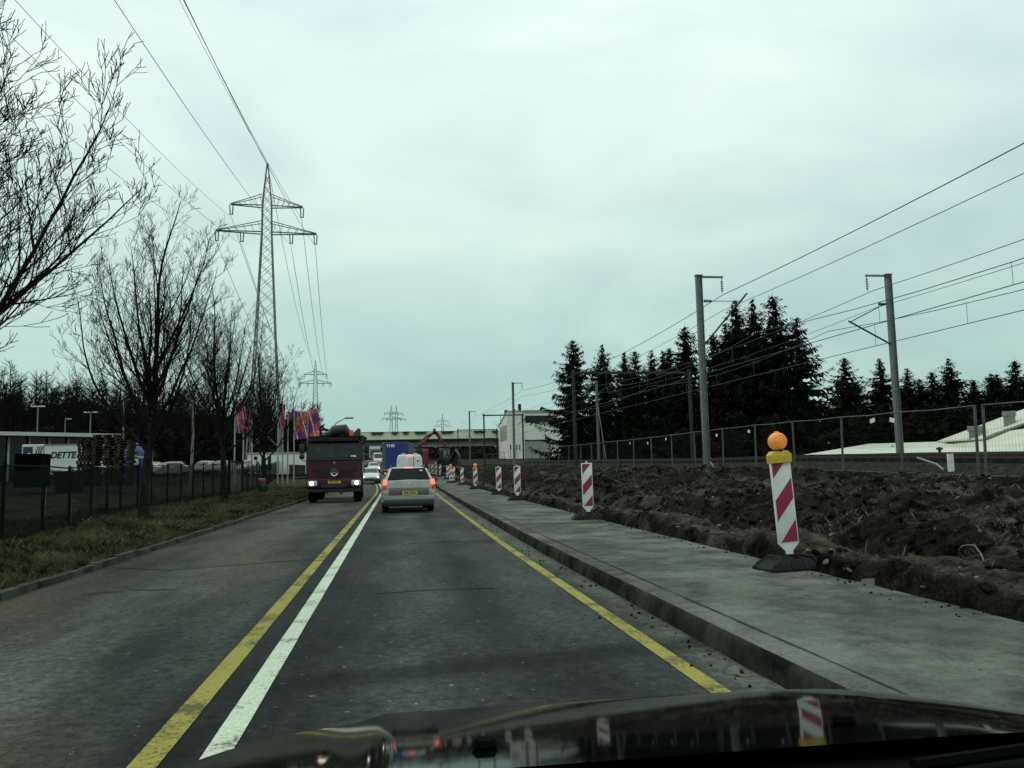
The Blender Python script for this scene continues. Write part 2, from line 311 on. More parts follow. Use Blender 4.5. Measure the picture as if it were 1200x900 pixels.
M['drygrass'] = mat('dry_grass', (.05, .046, .034), .9, c2=(.21, .195, .145), scale=4, det=6, coord='p', spec=.05)
M['stone'] = mat('stone', (.04, .037, .03), .9, c2=(.2, .19, .155), scale=3, coord='p', spec=.1)
M['sign_white'] = mat('reflective_white', (.74, .76, .72), .5, c2=(.62, .63, .58), scale=6)
M['sign_red'] = mat('reflective_red', (.30, .012, .06), .5, c2=(.24, .01, .045), scale=8)
M['rubber'] = mat('rubber', (.010, .010, .010), .9, c2=(.03, .03, .028), scale=7, bump=.3, spec=.2)
M['lamp_yellow'] = mat('yellow_plastic', (.62, .44, .02), .45, c2=(.5, .34, .02), scale=14)
M['lens'] = mat('amber_lens', (.85, .30, .05), .3, emit=.16, ecol=(1, .36, .06), c2=(.72, .22, .03), scale=20)
M['black'] = mat('black_plastic', (.012, .012, .013), .5)
M['black_gloss'] = mat('black_car_paint', (.0015, .0015, .002), .055, c2=(.002, .002, .0025), scale=30, spec=.15)
M['black_matt'] = mat('black_trim', (.0018, .0018, .002), .9, spec=.04)
M['tyre'] = mat('tyre', (.006, .006, .006), .95, spec=.1)
M['rim'] = mat('rim', (.35, .36, .36), .4, .7)
M['clear_glass'] = mat('clear_glass', (.02, .026, .03), .05, spec=.5, alpha=.5)
M['cab_dark'] = mat('cab_inside', (.012, .016, .018), .9, c2=(.13, .15, .155), scale=2.6, det=3, lo=.42, hi=.72, spec=.05)
M['glass'] = mat('car_glass', (.012, .017, .02), .06, spec=.7)
M['silver'] = mat('silver_paint', (.36, .375, .325), .34, .3, coat=.3, c2=(.27, .29, .25), scale=2)
M['silver_dark'] = mat('silver_recess', (.11, .12, .11), .45, .3)
M['van_white'] = mat('van_white', (.62, .63, .58), .35, coat=.3, c2=(.55, .56, .52), scale=2)
M['maroon'] = mat('maroon_paint', (.046, .004, .018), .4, coat=.12, c2=(.036, .0035, .015), scale=2, spec=.3)
M['red_paint'] = mat('red_paint', (.21, .012, .026), .45, c2=(.16, .010, .022), scale=2)
M['blue_tarp'] = mat('blue_tarp', (.010, .022, .15), .5, c2=(.014, .03, .19), scale=1.3, bump=.3, bscale=2)
M['grey_tarp'] = mat('grey_tarp', (.075, .085, .09), .6, c2=(.1, .11, .115), scale=1.2)
M['plate'] = mat('yellow_plate', (.62, .36, .05), .5)
M['tail'] = mat('tail_lamp', (.5, .01, .02), .25, emit=.25, ecol=(1, .05, .05))
M['tail_lit'] = mat('tail_lamp_lit', (.9, .06, .05), .3, emit=2.4, ecol=(1, .12, .09))
M['head_lit'] = mat('headlamp_lit', (1, .95, .85), .3, emit=5, ecol=(1, .82, .66))
M['lamp_glass'] = mat('lamp_glass', (.5, .52, .5), .15)
M['chrome'] = mat('chrome', (.6, .62, .6), .2, .9)
M['orange_lens'] = mat('orange_lens', (.5, .07, .03), .3, emit=.1)
M['greenmesh'] = None
M['fence_dark'] = mat('fence_dark', (.005, .008, .006), .8, spec=.1)
M['concrete'] = mat('concrete', (.16, .165, .15), .85, c2=(.25, .26, .23), scale=.6, det=8)
M['concrete_dark'] = mat('concrete_dark', (.015, .017, .016), .9, c2=(.03, .032, .03), scale=.5, det=8, spec=.1)
M['parapet'] = mat('parapet', (.62, .67, .46), .75, c2=(.72, .77, .55), scale=.4, det=6)
M['planter'] = mat('planter_green', (.012, .03, .015), .85, c2=(.022, .045, .022), scale=2)
M['plaster'] = mat('plaster', (.66, .67, .58), .85, c2=(.76, .77, .68), scale=.25, det=9)
M['plaster_grey'] = mat('plaster_grey', (.27, .275, .24), .85, c2=(.32, .325, .29), scale=.3, det=6)
M['roofwhite'] = mat('white_roof', (.50, .52, .40), .6, c2=(.62, .63, .50), scale=.5, det=8, coord='p', stretch=(1.2, .15, 1))
M['fascia'] = mat('fascia', (.5, .52, .5), .6, c2=(.42, .44, .42), scale=1)
M['tinted'] = mat('tinted_glass', (.004, .006, .008), .12, spec=.18)
M['window'] = mat('window_glass', (.006, .009, .010), .15, spec=.3)
M['wood'] = mat('pallet_wood', (.02, .016, .011), .9, c2=(.085, .07, .05), scale=5, stretch=(1, 6, 6), spec=.05)
M['purple'] = mat('flag_purple', (.15, .022, .17), .8, c2=(.11, .018, .13), scale=2)
M['orange'] = mat('flag_orange', (.48, .10, .055), .8, c2=(.38, .08, .045), scale=2)
M['flagwhite'] = mat('pole_white', (.26, .275, .265), .5)
M['navy'] = mat('navy_print', (.012, .018, .06), .5)
M['skin'] = mat('skin', (.35, .2, .14), .6)
M['cloth_dark'] = mat('dark_clothing', (.012, .013, .015), .9)
M['cloth_white'] = mat('pale_clothing', (.5, .5, .48), .9)
def netting():
    m = bpy.data.materials.new('green_netting'); m.use_nodes = True; t = m.node_tree; b = t.nodes['Principled BSDF']
    n = t.nodes.new('ShaderNodeTexNoise'); n.inputs['Scale'].default_value = .5; n.inputs['Detail'].default_value = 5
    c = t.nodes.new('ShaderNodeNewGeometry'); t.links.new(c.outputs['Position'], n.inputs[0])
    r_ = t.nodes.new('ShaderNodeValToRGB'); t.links.new(n.outputs[0], r_.inputs[0])
    r_.color_ramp.elements[0].color = (.0025, .005, .0045, 1); r_.color_ramp.elements[1].color = (.006, .015, .012, 1)
    t.links.new(r_.outputs[0], b.inputs['Base Color']); b.inputs['Roughness'].default_value = .95; b.inputs['Specular IOR Level'].default_value = .03
    mr = t.nodes.new('ShaderNodeMapRange'); mr.inputs['To Min'].default_value = .66; mr.inputs['To Max'].default_value = .88
    t.links.new(n.outputs[0], mr.inputs[0]); t.links.new(mr.outputs[0], b.inputs['Alpha'])
    return m
M['greenmesh'] = netting()

def text_mesh(name, s, size, mt, parent, loc, rot=(R(90), 0, 0), shear=0, ext=.004, bold=0, sx=1):
    cu = bpy.data.curves.new(name, 'FONT'); cu.body = s; cu.size = size; cu.extrude = ext; cu.shear = shear; cu.offset = bold; cu.align_x = 'CENTER'; cu.align_y = 'CENTER'
    t = bpy.data.objects.new(name, cu); COL.objects.link(t)
    bpy.context.view_layer.update()
    me = bpy.data.meshes.new_from_object(t.evaluated_get(bpy.context.evaluated_depsgraph_get()))
    bpy.data.objects.remove(t); bpy.data.curves.remove(cu)
    me.materials.clear(); me.materials.append(mt); me.name = name
    o = bpy.data.objects.new(name, me); COL.objects.link(o); o.parent = parent; o.location = loc; o.rotation_euler = rot; o.scale = (sx, 1, 1)
    return o

# ------------------------------------------------------------------ the setting
def frange(a, b, st):
    o = []; x = a
    while x < b-1e-6: o.append(x); x += st
    return o+[b]
YS = frange(-60, 0, 10)[:-1]+frange(0, 260, 4)+[300, 400, 600, 1000, 2000, 4000]
mb = MB(); mb.grid([-3000, -1000, -300, -120, -60, -40, -30, -22, -17, -14, -12, -10, -6, 0, 6, 20, 40, 80, 150, 400, 1000, 3000], YS,
    lambda x, y: (x, y, g(y)-.06+(.8*sm(-11, -17, x)*sm(18, 36, y) if x < 0 else 0)))
struct('ground', mb, M['ground'], 40)
YR = frange(-30, 60, 1.5)+frange(62, 250, 3)[:]
def lat(x):                                   # lateral shift of a line at offset x
    def f(Y):
        a = (x+1.0)/3.3
        if x <= -.8: return shift_l(Y)
        k = max(0, min(1, (x+.8)/3.1)); return shift_l(Y)*(1-k)+shift_r(Y)*k
    return f
def band(xa, xb, dz, ys, mb=None):
    mb = mb or MB(); fa, fb = lat(xa), lat(xb)
    return mb.grid([0, .25, .5, .75, 1] if xb-xa > 2 else [0, 1], ys, lambda u, y: ((xa+fa(y))*(1-u)+(xb+fb(y))*u, y, g(y)+dz))
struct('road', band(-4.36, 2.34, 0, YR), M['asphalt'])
wob = lambda y: .006*noise.noise(Vector((y*.7, 3, 0)))
def line(xa, xb, ys, mt, nm):
    b = MB(); fa = lat(xa)
    b.grid([0, 1], ys, lambda u, y: (xa+(xb-xa)*u+fa(y)+wob(y)*(1 if u else -1), y, g(y)+.005)); struct(nm, b, mt)
YL = frange(0, 30, .6)+frange(31, 200, 2)
line(-.935, -.80, YL, M['white_paint'], 'road_marking')
line(-1.25, -1.11, YL, M['yellow_paint'], 'road_marking')
line(1.84, 1.965, YL, M['yellow_paint'], 'road_marking')
# tar patches and cracks in the asphalt
def strip(pts, wd, nm, mt, dz=.004, seed=0):
    b = MB(); rr = random.Random(seed)
    P = []
    for (x0, y0), (x1, y1) in zip(pts, pts[1:]):
        n = max(2, int(math.hypot(x1-x0, y1-y0)/.12))
        for i in range(n): P.append((x0+(x1-x0)*i/n, y0+(y1-y0)*i/n))
    P.append(pts[-1]); v = []; f = []
    for i, (x, y) in enumerate(P):
        a, c = P[max(0, i-1)], P[min(len(P)-1, i+1)]; dx, dy = c[0]-a[0], c[1]-a[1]; l = math.hypot(dx, dy) or 1
        wv = wd*(.6+.8*rr.random())/2; ox, oy = -dy/l*wv, dx/l*wv; j = (rr.random()-.5)*wd
        v += [(x+ox+j*oy/wv*.3, y+oy+j*.3, dz), (x-ox+j*.1, y-oy+j*.3, dz)]
        if i: f.append((2*i-2, 2*i-1, 2*i+1, 2*i))
    b.add(v, f); return struct(nm, b, mt)
strip([(-4.2, 13.2), (-3.2, 12.5), (-2.4, 12.9), (-1.3, 13.4)], .035, 'road_crack', M['tar'], seed=2)
strip([(-3.6, 10.3), (-3.1, 10.5), (-2.6, 10.4)], .03, 'road_crack', M['tar'], seed=3)
strip([(-.2, 9.4), (.4, 9.5), (1.1, 9.45)], .03, 'road_crack', M['tar'], seed=4)
strip([(.2, 15.5), (1.0, 15.7), (1.8, 15.6)], .04, 'road_crack', M['tar'], seed=5)
# left kerb: individual stones butted with small gaps read in the mesh
b = MB(); rr = random.Random(4); y = -4
while y < 120:
    l = 1.0; x = -4.36+shift_l(y+.5); h = .09+rr.uniform(-.015, .012); gz = g(y+.5)
    b.box((x-.06+rr.uniform(-.012, .012), y+l/2, gz+h/2-.06), (.14, l-.015, h+.12), rz=rr.uniform(-.006, .006), m=0, taper=.96); y += l
struct('kerb_left', b, M['kerb'])
# verge
def verge_z(x, y):
    e = x-(-4.5+shift_l(y))
    z = .07+.10*sm(0, -1.2, e)+.06*noise.fractal(Vector((x*.9, y*.9, 0)), 1, 2, 5)+.025*noise.noise(Vector((x*5, y*5, 7)))
    z += .8*sm(-11, -17, x)*sm(18, 36, y)
    return g(y)+z
vx = [0, -.12, -.25, -.4, -.6, -.8, -1.05, -1.3, -1.6, -1.9, -2.2, -2.6, -3, -3.5, -4, -4.6, -5.4, -6.5, -8, -10]
b = MB(); b.grid(vx, frange(2, 30, .2)+frange(30.5, 60, .5)+frange(62, 130, 2), lambda u, y: (-4.46+u+shift_l(y), y, verge_z(-4.46+u+shift_l(y), y)))
struct('verge', b, M['verge'], 60)
# yard behind the green fence
b = MB(); b.grid([-14.6, -17.5, -22, -40, -80, -140], frange(20, 120, 4), lambda x, y: (x+shift_l(y), y, g(y)+.02+.8*sm(-11, -17, x)*sm(18, 36, y)))
struct('yard_pavement', b, M['yard'])
# right kerb, gutter dirt, pavement
b = MB(); ky = []; y = -4.0
while y < 150:
    ky += [y, y+.012, y+.03, y+.25, y+.5, y+.75, y+.97, y+.988] if y < 40 else [y, y+.5]
    y += 1.0
kp = [(-.03, -.05), (-.012, .02), (0, .09), (.012, .13), (.035, .155), (.07, .164), (.225, .167)]
def kerb_pt(u, y):
    px, pz = kp[int(u)]; fr = (y+4) % 1.0; n_ = noise.noise(TR((y*3, pz*20, 0)))
    gap = .012*(1 if fr < .008 or fr > .992 else 0)
    ch = .03*max(0, noise.noise(TR((y*1.7, 8, 0)))-.25)
    return (2.32+shift_r(y)+px+(gap+.008*n_+(ch if 1 <= u <= 4 else 0))*(u < 6), y, g(y)+pz-(gap*.6 if u >= 3 else 0)-(ch*.6 if 2 < u < 6 else 0)+.004*n_)
TR = Vector
b.grid(range(7), ky, kerb_pt)
for k in range(len(b.f)): b.m[k] = 1 if k % 6 >= 4 else 0
tag(b.build('kerb_right', [M['kerb_dirty'], M['pave']], None, 60), kind='structure')
PE = 4.5
def pave(u, y):
    return (2.545+(PE-2.545)*u+shift_r(y)+(.04*noise.noise(Vector((y*2.2, 5, 0)))+.02*noise.noise(Vector((y*7, 5, 0))) if u == 1 else 0), y, g(y)+.168+.006*noise.noise(Vector((u*4, y*.6, 0))))
b = MB(); b.grid([0, .1, .3, .5, .7, .9, 1], frange(-4, 40, .25)+frange(42, 150, 2), pave)
b.grid([0, 1], frange(-4, 40, .25)+frange(42, 150, 2), lambda u, y: (pave(1, y)[0]+.01*u, y, pave(1, y)[2]-.3*u))
struct('pavement', b, M['pave'], 50)
strip([(2.552+shift_r(y), y) for y in frange(1.5, 34, 1.5)], .016, 'pavement_seam', M['joint'], .1745, 9)
strip([(3.35, 17.4), (3.9, 17.3), (4.4, 17.5)], .10, 'pavement_seam', M['joint'], .176, 6)
strip([(2.6, 26.5), (3.5, 26.3), (4.5, 26.5)], .14, 'pavement_seam', M['joint'], .178, 6)
# dug-up bank between pavement and railway
TR = Vector
def bank(x, y):
    xs = x-shift_r(y)*sm(16, 6, x)
    top = bank_top(y); gy = g(y)
    e = xs-PE
    ew = e+.16*noise.noise(TR((y*.5, 2.2, 0)))*sm(.1, .6, e)
    base = interp([(0, .10), (.05, .14), (.12, .36), (.2, .44), (.5, .48), (.8, .43), (1.0, .2), (1.35, -.2), (1.9, -.28), (2.3, -.02), (2.9, .32), (4.2, .56), (5.6, .80), (7.2, .93), (9.0, 1.0), (12, 1.0)], ew)
    # broken stretches of the small ridge
    if .05 < ew < 1.3: base *= .84+.42*noise.noise(TR((y*.55, 4.2, 0)))*sm(.05, .3, ew)
    z = base*(top if e > 1.7 else 1)
    amp = sm(.02, .25, e)*(1-sm(9.3, 10.6, e)*.75)
    clod = noise.fractal(TR((x*.75, y*.75, 0)), .85, 2.1, 7)*.2+noise.fractal(TR((x*2.9, y*2.9, 4)), .6, 2.1, 5)*.10
    rid = (1-abs(noise.noise(TR((x*.8, y*.5, 9)))))**3*.16*sm(1.7, 3, e)
    z += amp*(clod*(.34 if e < 1.1 else 1)+rid-.08*sm(1.5, 3, e))
    return (x, y, gy*(.0 if y > 1e9 else 1)*(1-sm(1.2, 8, e))+z)
bx = []; e = 0
while e < 12.2: bx.append(PE+e); e += .03 if e < .4 else .06 if e < 5 else .1
by = []; y = 2.
while y < 130: by.append(y); y += max(.05, y*.0055)
b = MB(); b.grid(bx, by, lambda x, y: bank(x+shift_r(y)*sm(16, 6, x), y))
ob = tag(b.build('earth_bank', M['soil'], None, 180), kind='structure')
at_ = ob.data.attributes.new('dryness', 'FLOAT', 'POINT'); nbx = len(bx)
vals = []
for k in range(len(b.v)):
    e_ = bx[k % nbx]-PE; y_ = by[k//nbx]; q_ = .12*noise.noise(TR((y_*1.3, 1, 5)))
    vals.append(sm(.14, .26, e_+q_)*sm(1.05, .8, e_-q_)*(.75+.5*noise.noise(TR((e_*3, y_*.8, 5)))))
at_.data.foreach_set('value', vals)
# railway bed
b = MB(); b.grid([16.2, 17.2, 18.0, 25.4, 26.2, 27.5, 29, 31.5], frange(6, 240, 3), lambda x, y: (x, y, bank_top(y)+(.05 if x < 17.5 or x > 26 else .28)-(1.6 if x > 31 else .2 if x > 28.5 else 0)+.02*noise.noise(TR((x*3, y, 0)))))
struct('railway_ballast', b, M['ballast'])
b = MB()
for tx in (19.9, 23.9):
    for s in (-.75, .75):
        pr = [(-.07, 0), (.07, 0), (.02, .03), (.02, .11), (.04, .13), (.04, .17), (-.04, .17), (-.04, .13), (-.02, .11), (-.02, .03)]
        b.loft([[(tx+s+px, y, bank_top(y)+.42+pz) for px, pz in pr] for y in frange(6, 235, 6)])
struct('railway_rails', b, M['rail'])
b = MB()
for tx in (19.9, 23.9):
    for y in frange(10, 120, .62): b.box((tx, y, bank_top(y)+.36), (2.5, .24, .16))
struct('railway_sleepers', b, M['concrete_dark'])

# ------------------------------------------------------------------ bare trees on the verge
def bare_tree(loc, seed, h, spread, label, lean=0, dens=1.0, rz=None):
    rr = random.Random(seed); t = thing('bare_tree', loc, label, 'tree', 'bare trees along the verge', rr.uniform(0, 6))
    tr = MB(); cw = MB()
    fork = h*.22; s = h/9
    P = [Vector((lean*z*.2+.05*math.sin(z*2+seed), .04*math.cos(z*1.7+seed), z)) for z in (-.1, .12, .4, .9, 1.4, fork)]
    tr.tube(P, [.22*s, .16*s, .125*s, .112*s, .108*s, .11*s], 12)
    def grow(p, d, Ln, r, lv):
        st = (.36, .28, .22, .16, .13)[lv]
        n = max(2, int(Ln/st)); st = Ln/n; pts = [p.copy()]; rad = [r]
        d = d.copy(); up = (.075, .10, .12, .13, .12)[lv]
        for i in range(n):
            d = (d+Vector((rr.gauss(0, .055), rr.gauss(0, .055), rr.gauss(up, .035)))).normalized()
            p = p+d*st; k = (i+1)/n
            pts.append(p.copy()); rc = max(.0042, r*(1-k*.86)); rad.append(rc)
            if lv < 4 and (i >= 1 or lv > 0):
                for _ in range(2 if rr.random() < (.35, .4, .5, .4)[lv]*dens else 1):
                    if rr.random() > (.92, .9, .9, .8)[lv]*dens: continue
                    ax = d.orthogonal().normalized(); ax.rotate(Matrix.Rotation(rr.uniform(0, 6.283), 3, d))
                    c_ = d.copy(); c_.rotate(Matrix.Rotation(R(rr.uniform(26, 48)), 3, ax)); c_.z += .14; c_.normalize()
                    cl = (Ln*(1-k)*(.5, .5, .55, .5)[lv]+(.5, .3, .2, .12)[lv])*rr.uniform(.5, 1.05)
                    if lv >= 2: cl = min(cl, .65)
                    if lv >= 3: cl = min(cl, .36)
                    if cl > .1: grow(p, c_, cl, max(.0042, rc*(.5, .55, .6, .7)[lv]), lv+1)
        cw.tube(pts, rad, 7 if r > .04 else 4 if r > .012 else 3, cap=False)
    top = P[-1]; az = rr.uniform(0, 6)
    grow(top-Vector((0, 0, .1)), Vector((lean*.3, 0, 1)).normalized(), h*.74, .075*s, 0)
    nl = 13
    for i in range(nl):
        k = i/(nl-1); az += 2.4+rr.uniform(-.35, .35)
        z0 = top+Vector((.0, 0, -.25*s*(1-min(1, k*3))+h*.20*k**1.3))
        if i == 0 and rz is not None: t.rotation_euler.z = rz-az
        tilt = R(54-34*k+rr.uniform(-7, 7))
        d = Vector((math.sin(tilt)*math.cos(az)*spread, math.sin(tilt)*math.sin(az)*spread, math.cos(tilt)))
        grow(z0, d.normalized(), h*rr.uniform(.50, .62)*(1-.24*k), rr.uniform(.036, .052)*s, 0)
    tr.build('trunk', M['bark'], t, 60); cw.build('crown', M['twig'], t, 0, fix=False)
    return t
bare_tree((-6.05, 10.6, .12), 14, 8.8, 1.15, 'bare tree closest to the car, its branches reaching in over the green fence', dens=1.12, rz=R(5))
bare_tree((-6.75, 23.7, .15), 22, 9.4, .95, 'bare tree with thick straight trunk in the grass, second along the green fence')
bare_tree((-7.6, 38.2, .15), 35, 10.2, .85, 'bare tree between the thick trunked tree and the barred gate panel')
bare_tree((-8.35, 54.5, .15), 48, 10.2, .8, 'bare tree standing by the small red bin, last before the flags')

# ------------------------------------------------------------------ conifers behind the railway
def conifer_mesh(seed, h, wd, gap=.1, low=.05):
    rr = random.Random(seed); tr = MB(); cw = MB()
    tr.tube([(0, 0, -.3), (0, 0, h*.3), (.05, 0, h*.7), (0, 0, h*.99)], [h*.013, h*.011, h*.006, .02], 7)
    z = h*low; ph = rr.uniform(0, 6)
    while z < h*.985:
        k = z/h; Lm = wd*min(1, (1-k)**.8*1.1+.02)*(.75+.25*math.sin(min(1, k/.18)*1.57))*(1+.18*math.sin(z*.9+seed))
        nb = 6 if k < .8 else 5; tip = .38+.62*min(1, (1-k)*3.2)
        for i in range(nb):
            if rr.random() < gap: continue
            a = ph+i*6.283/nb+rr.uniform(-.45, .45); Lb = Lm*(rr.uniform(.5, 1.05) if rr.random() < .7 else rr.uniform(1.0, 1.55))
            dx, dy = math.cos(a), math.sin(a); droop = (.42 if k < .6 else .22 if k < .85 else -.25)+rr.uniform(-.15, .15)
            zb = z+rr.uniform(-.22, .22)
            n = max(2, int(Lb/.2))
            for j in range(n+1):
                t = (j+.3)/(n+.5); rr_ = Lb*t; zz = zb-droop*Lb*t*(1-.45*t)+.2*Lb*t**3
                for q in range(3):
                    s = (.52*(1-t*.45)+.12)*rr.uniform(.6, 1.3)*tip
                    b_ = a+rr.uniform(-1.0, 1.0); ex, ey = math.cos(b_), math.sin(b_)
                    wv = s*.46; dz = -s*rr.uniform(.1, 1.2)
                    p = Vector((dx*rr_+rr.uniform(-.07, .07), dy*rr_+rr.uniform(-.07, .07), zz+rr.uniform(-.06, .06)))
                    sd = Vector((-ey, ex, rr.uniform(-.6, .6)))*wv
                    e = p+Vector((ex*s, ey*s, dz))
                    cw.add([p-sd*.5, p+sd*.5, e+sd*.3, e-sd*.3], [(0, 1, 2, 3)])
        ph += 1.1; z += .40*(.75+.5*rr.random())*(1 if k < .8 else .62)
    cw.add([(-.05, 0, h*.93), (.05, 0, h*.93), (0, 0, h*1.02)], [(0, 1, 2)])
    cw.add([(0, -.05, h*.93), (0, .05, h*.93), (0, 0, h*1.02)], [(0, 1, 2)])
    return tr, cw
def conifer(seed, h, wd, gap, low, loc, label, group):
    t = thing('conifer_tree', loc, label, 'conifer', group); a, c = conifer_mesh(seed, h, wd, gap, low)
    a.build('trunk', M['bark'], t); c.build('crown', M['needle'], t, 0, fix=False); return t
CG, CG2 = 'conifers beyond the railway', 'conifers behind the white roofed shed'
LB = 'dark conifer in the tall row behind the railway'
protos = []
specs = [(1, 17, 5.6, .0, .02), (2, 17, 4.8, .08, .05), (3, 17, 3.9, .08, .04), (4, 17, 4.8, .1, .03), (5, 17, 5.0, .2, .03)]
def base_z(y): return min(1.2, g(y))
row = [  # px-free list: x, y, height, kind, label
    (33.5, 151, 24.5, 0, 'broad dense dark conifer standing alone beside the white works building'),
    (36.8, 142, 22.0, 1, LB), (38.6, 134, 19.5, 2, LB), (38.0, 126, 18.8, 3, LB), (39.5, 122, 18.0, 1, LB), (39.6, 117, 17.4, 2, LB), (41, 118, 18.2, 3, LB),
    (38.8, 105, 19.4, 0, 'thick dark conifer just left of the tall grey mast beside the railway'), (40.2, 99, 17.5, 3, LB), (42, 99, 18.6, 1, LB), (38.6, 88, 19.6, 2, 'slim conifer with a thin pointed top right of the grey mast'),
    (39.8, 86, 19.3, 1, 'conifer with spreading tiered branches between two slimmer pointed ones'), (41.0, 83.5, 19.6, 3, 'tallest pointed conifer near the gap at the end of the row'), (42.6, 81.5, 16.6, 4, 'ragged conifer with long drooping branches at the end of the row, beside open sky')]
for i, (x, y, h, k, lb) in enumerate(row):
    sp_ = specs[k]
    if len([p for p in protos if p[0] == k]) == 0:
        o = conifer(sp_[0], 17, sp_[2], sp_[3], sp_[4], (x, y, base_z(y)), lb, CG); protos.append((k, o))
    else: o = dup([p for p in protos if p[0] == k][0][1], (x, y, base_z(y)), lb, rz=i*1.7)
    o.scale = (h/17*(.92+.16*((i*37) % 7)/7),)*2+(h/17,)
protos = dict(protos)
LB2 = 'smaller dark conifer in the line behind the white roof'
for i, (x, y, h, k, lb) in enumerate([(61, 104, 15.6, 3, 'pointed conifer at the open end of the line behind the white roof'), (63, 99, 14.6, 2, LB2), (65.5, 97, 13.0, 1, LB2), (67.5, 95, 12.5, 3, LB2), (70, 95, 14, 1, LB2), (71, 92, 10.8, 2, LB2),
        (73.5, 92, 11.8, 0, LB2), (76, 91, 13.4, 3, LB2), (77, 89, 12.8, 2, LB2), (79.5, 88, 13.2, 1, LB2), (82, 88, 12.6, 3, LB2), (64.5, 108, 13, 0, LB2), (72, 104, 12.6, 3, LB2), (79, 98, 12.4, 0, LB2), (67, 106, 12, 1, LB2), (69.5, 105, 11.5, 0, LB2), (74.5, 101, 11.5, 2, LB2), (77, 100, 12, 3, LB2), (81.5, 96, 12.3, 0, LB2), (84, 92, 11.5, 0, LB2)]):
    o = dup(protos[k], (x, y, .2), lb, rz=i*2.3, group=CG2); o.scale = (h/17*1.2, h/17*1.2, h/17)

# undergrowth and the far woods (one mass each)
def twig_mass(nm, spots, mt, seed, label):
    rr = random.Random(seed); b = MB()
    for (x, y, z, h, wd) in spots:
        n = int(26+h*5)
        b.tube([(x, y, z-.2), (x+rr.uniform(-.3, .3), y, z+h*.5), (x+rr.uniform(-.5, .5), y, z+h)], [h*.012+.03, h*.008+.02, .02], 4, cap=False)
        for i in range(n):
            k = rr.uniform(.08, .95); a = rr.uniform(0, 6.283); l = wd*rr.uniform(.4, 1.1)*(1.15-k*.7); e = rr.uniform(.2, 1.2)
            p = Vector((x, y, z+h*k)); d = Vector((math.cos(a), math.sin(a), e)).normalized()
            q = p+d*l*.5; q2 = q+(d+Vector((rr.gauss(0, .3), rr.gauss(0, .3), .35))).normalized()*l*.5
            b.tube([p, q, q2], [.045, .03, .012], 3, cap=False)
            for _ in range(4):
                o = p.lerp(q2, rr.uniform(.3, .95)); d2 = (d+Vector((rr.gauss(0, .6), rr.gauss(0, .6), .4))).normalized()
                b.tube([o, o+d2*l*.35], [.022, .01], 3, cap=False)
    return tag(b.build(nm, mt, None, fix=False), label, 'woodland', kind='stuff')
rr = random.Random(77)
sp_ = []
for i in range(420):
    y = rr.uniform(125, 175); f = rr.uniform(-.58, -.09); x = f*y*(1.0 if f > -.6 else .9)
    h = interp([(-130, 17), (-60, 16), (-35, 13.5), (-18, 10)], x)*rr.uniform(.72, 1.12); sp_.append((x, y, g(y)+.5, h, h*.2))
twig_mass('woods', sp_, M['thicket'], 5, 'dark bare winter wood behind the yard')
b = MB(); rr = random.Random(12)
def mass(b, x0, x1, y0, y1, hfun, n, s):
    for i in range(n):
        u = rr.random(); y = rr.uniform(y0, y1); x = x0+(x1-x0)*u; h = hfun(x)*rr.random()**.8
        p = Vector((x, y, g(y)+h)); a = rr.uniform(0, 6.283); e = Vector((math.cos(a), math.sin(a)*.5, rr.uniform(-.6, .8)))*s*rr.uniform(.5, 1.2); sd = Vector((rr.gauss(0, .3), rr.gauss(0, .3), rr.gauss(0, .3)))*s
        b.add([p, p+e, p+e+sd, p+sd*.6], [(0, 1, 2, 3)])
mass(b, -110, -16, 168, 190, lambda x: interp([(-110, 14), (-60, 12.5), (-18, 9)], x), 9000, 1.5)
mass(b, -85, -14, 122, 150, lambda x: interp([(-150, 8), (-60, 7.5), (-14, 6)], x), 8000, .8)
tag(b.build('woods', M['thicket'], None, fix=False), 'dense dark brush filling the wood behind the yard', 'woodland', kind='stuff')
b = MB()
mass(b, 33, 48, 84, 165, lambda x: 4.6, 6500, .7)
for i in range(7000):
    t = rr.random(); x = 44+(86-44)*t+rr.uniform(-1, 2); y = 86+rr.uniform(0, 18); h = (8.0-1.2*t)*rr.random()**.8
    p = Vector((x, y, .2+h)); a = rr.uniform(0, 6.283); e = Vector((math.cos(a), math.sin(a)*.5, rr.uniform(-.6, .6)))*.8; sd = Vector((rr.gauss(0, .3), rr.gauss(0, .3), rr.gauss(0, .3)))
    b.add([p, p+e, p+e+sd, p+sd*.6], [(0, 1, 2, 3)])
tag(b.build('undergrowth', M['needle'], None, fix=False), 'dark thicket under the conifers beyond the railway', 'undergrowth', kind='stuff')
sp_ = []
for i in range(46):
    y = rr.uniform(70, 150); sp_.append((33.0+rr.uniform(0, 4)+(y-70)*.01, y, 1.0, rr.uniform(2.5, 5.5), 1.5))
tw = twig_mass('undergrowth', sp_, M['thicket'], 15, 'bare brown bushes at the foot of the conifers'); tw['category'] = 'undergrowth'
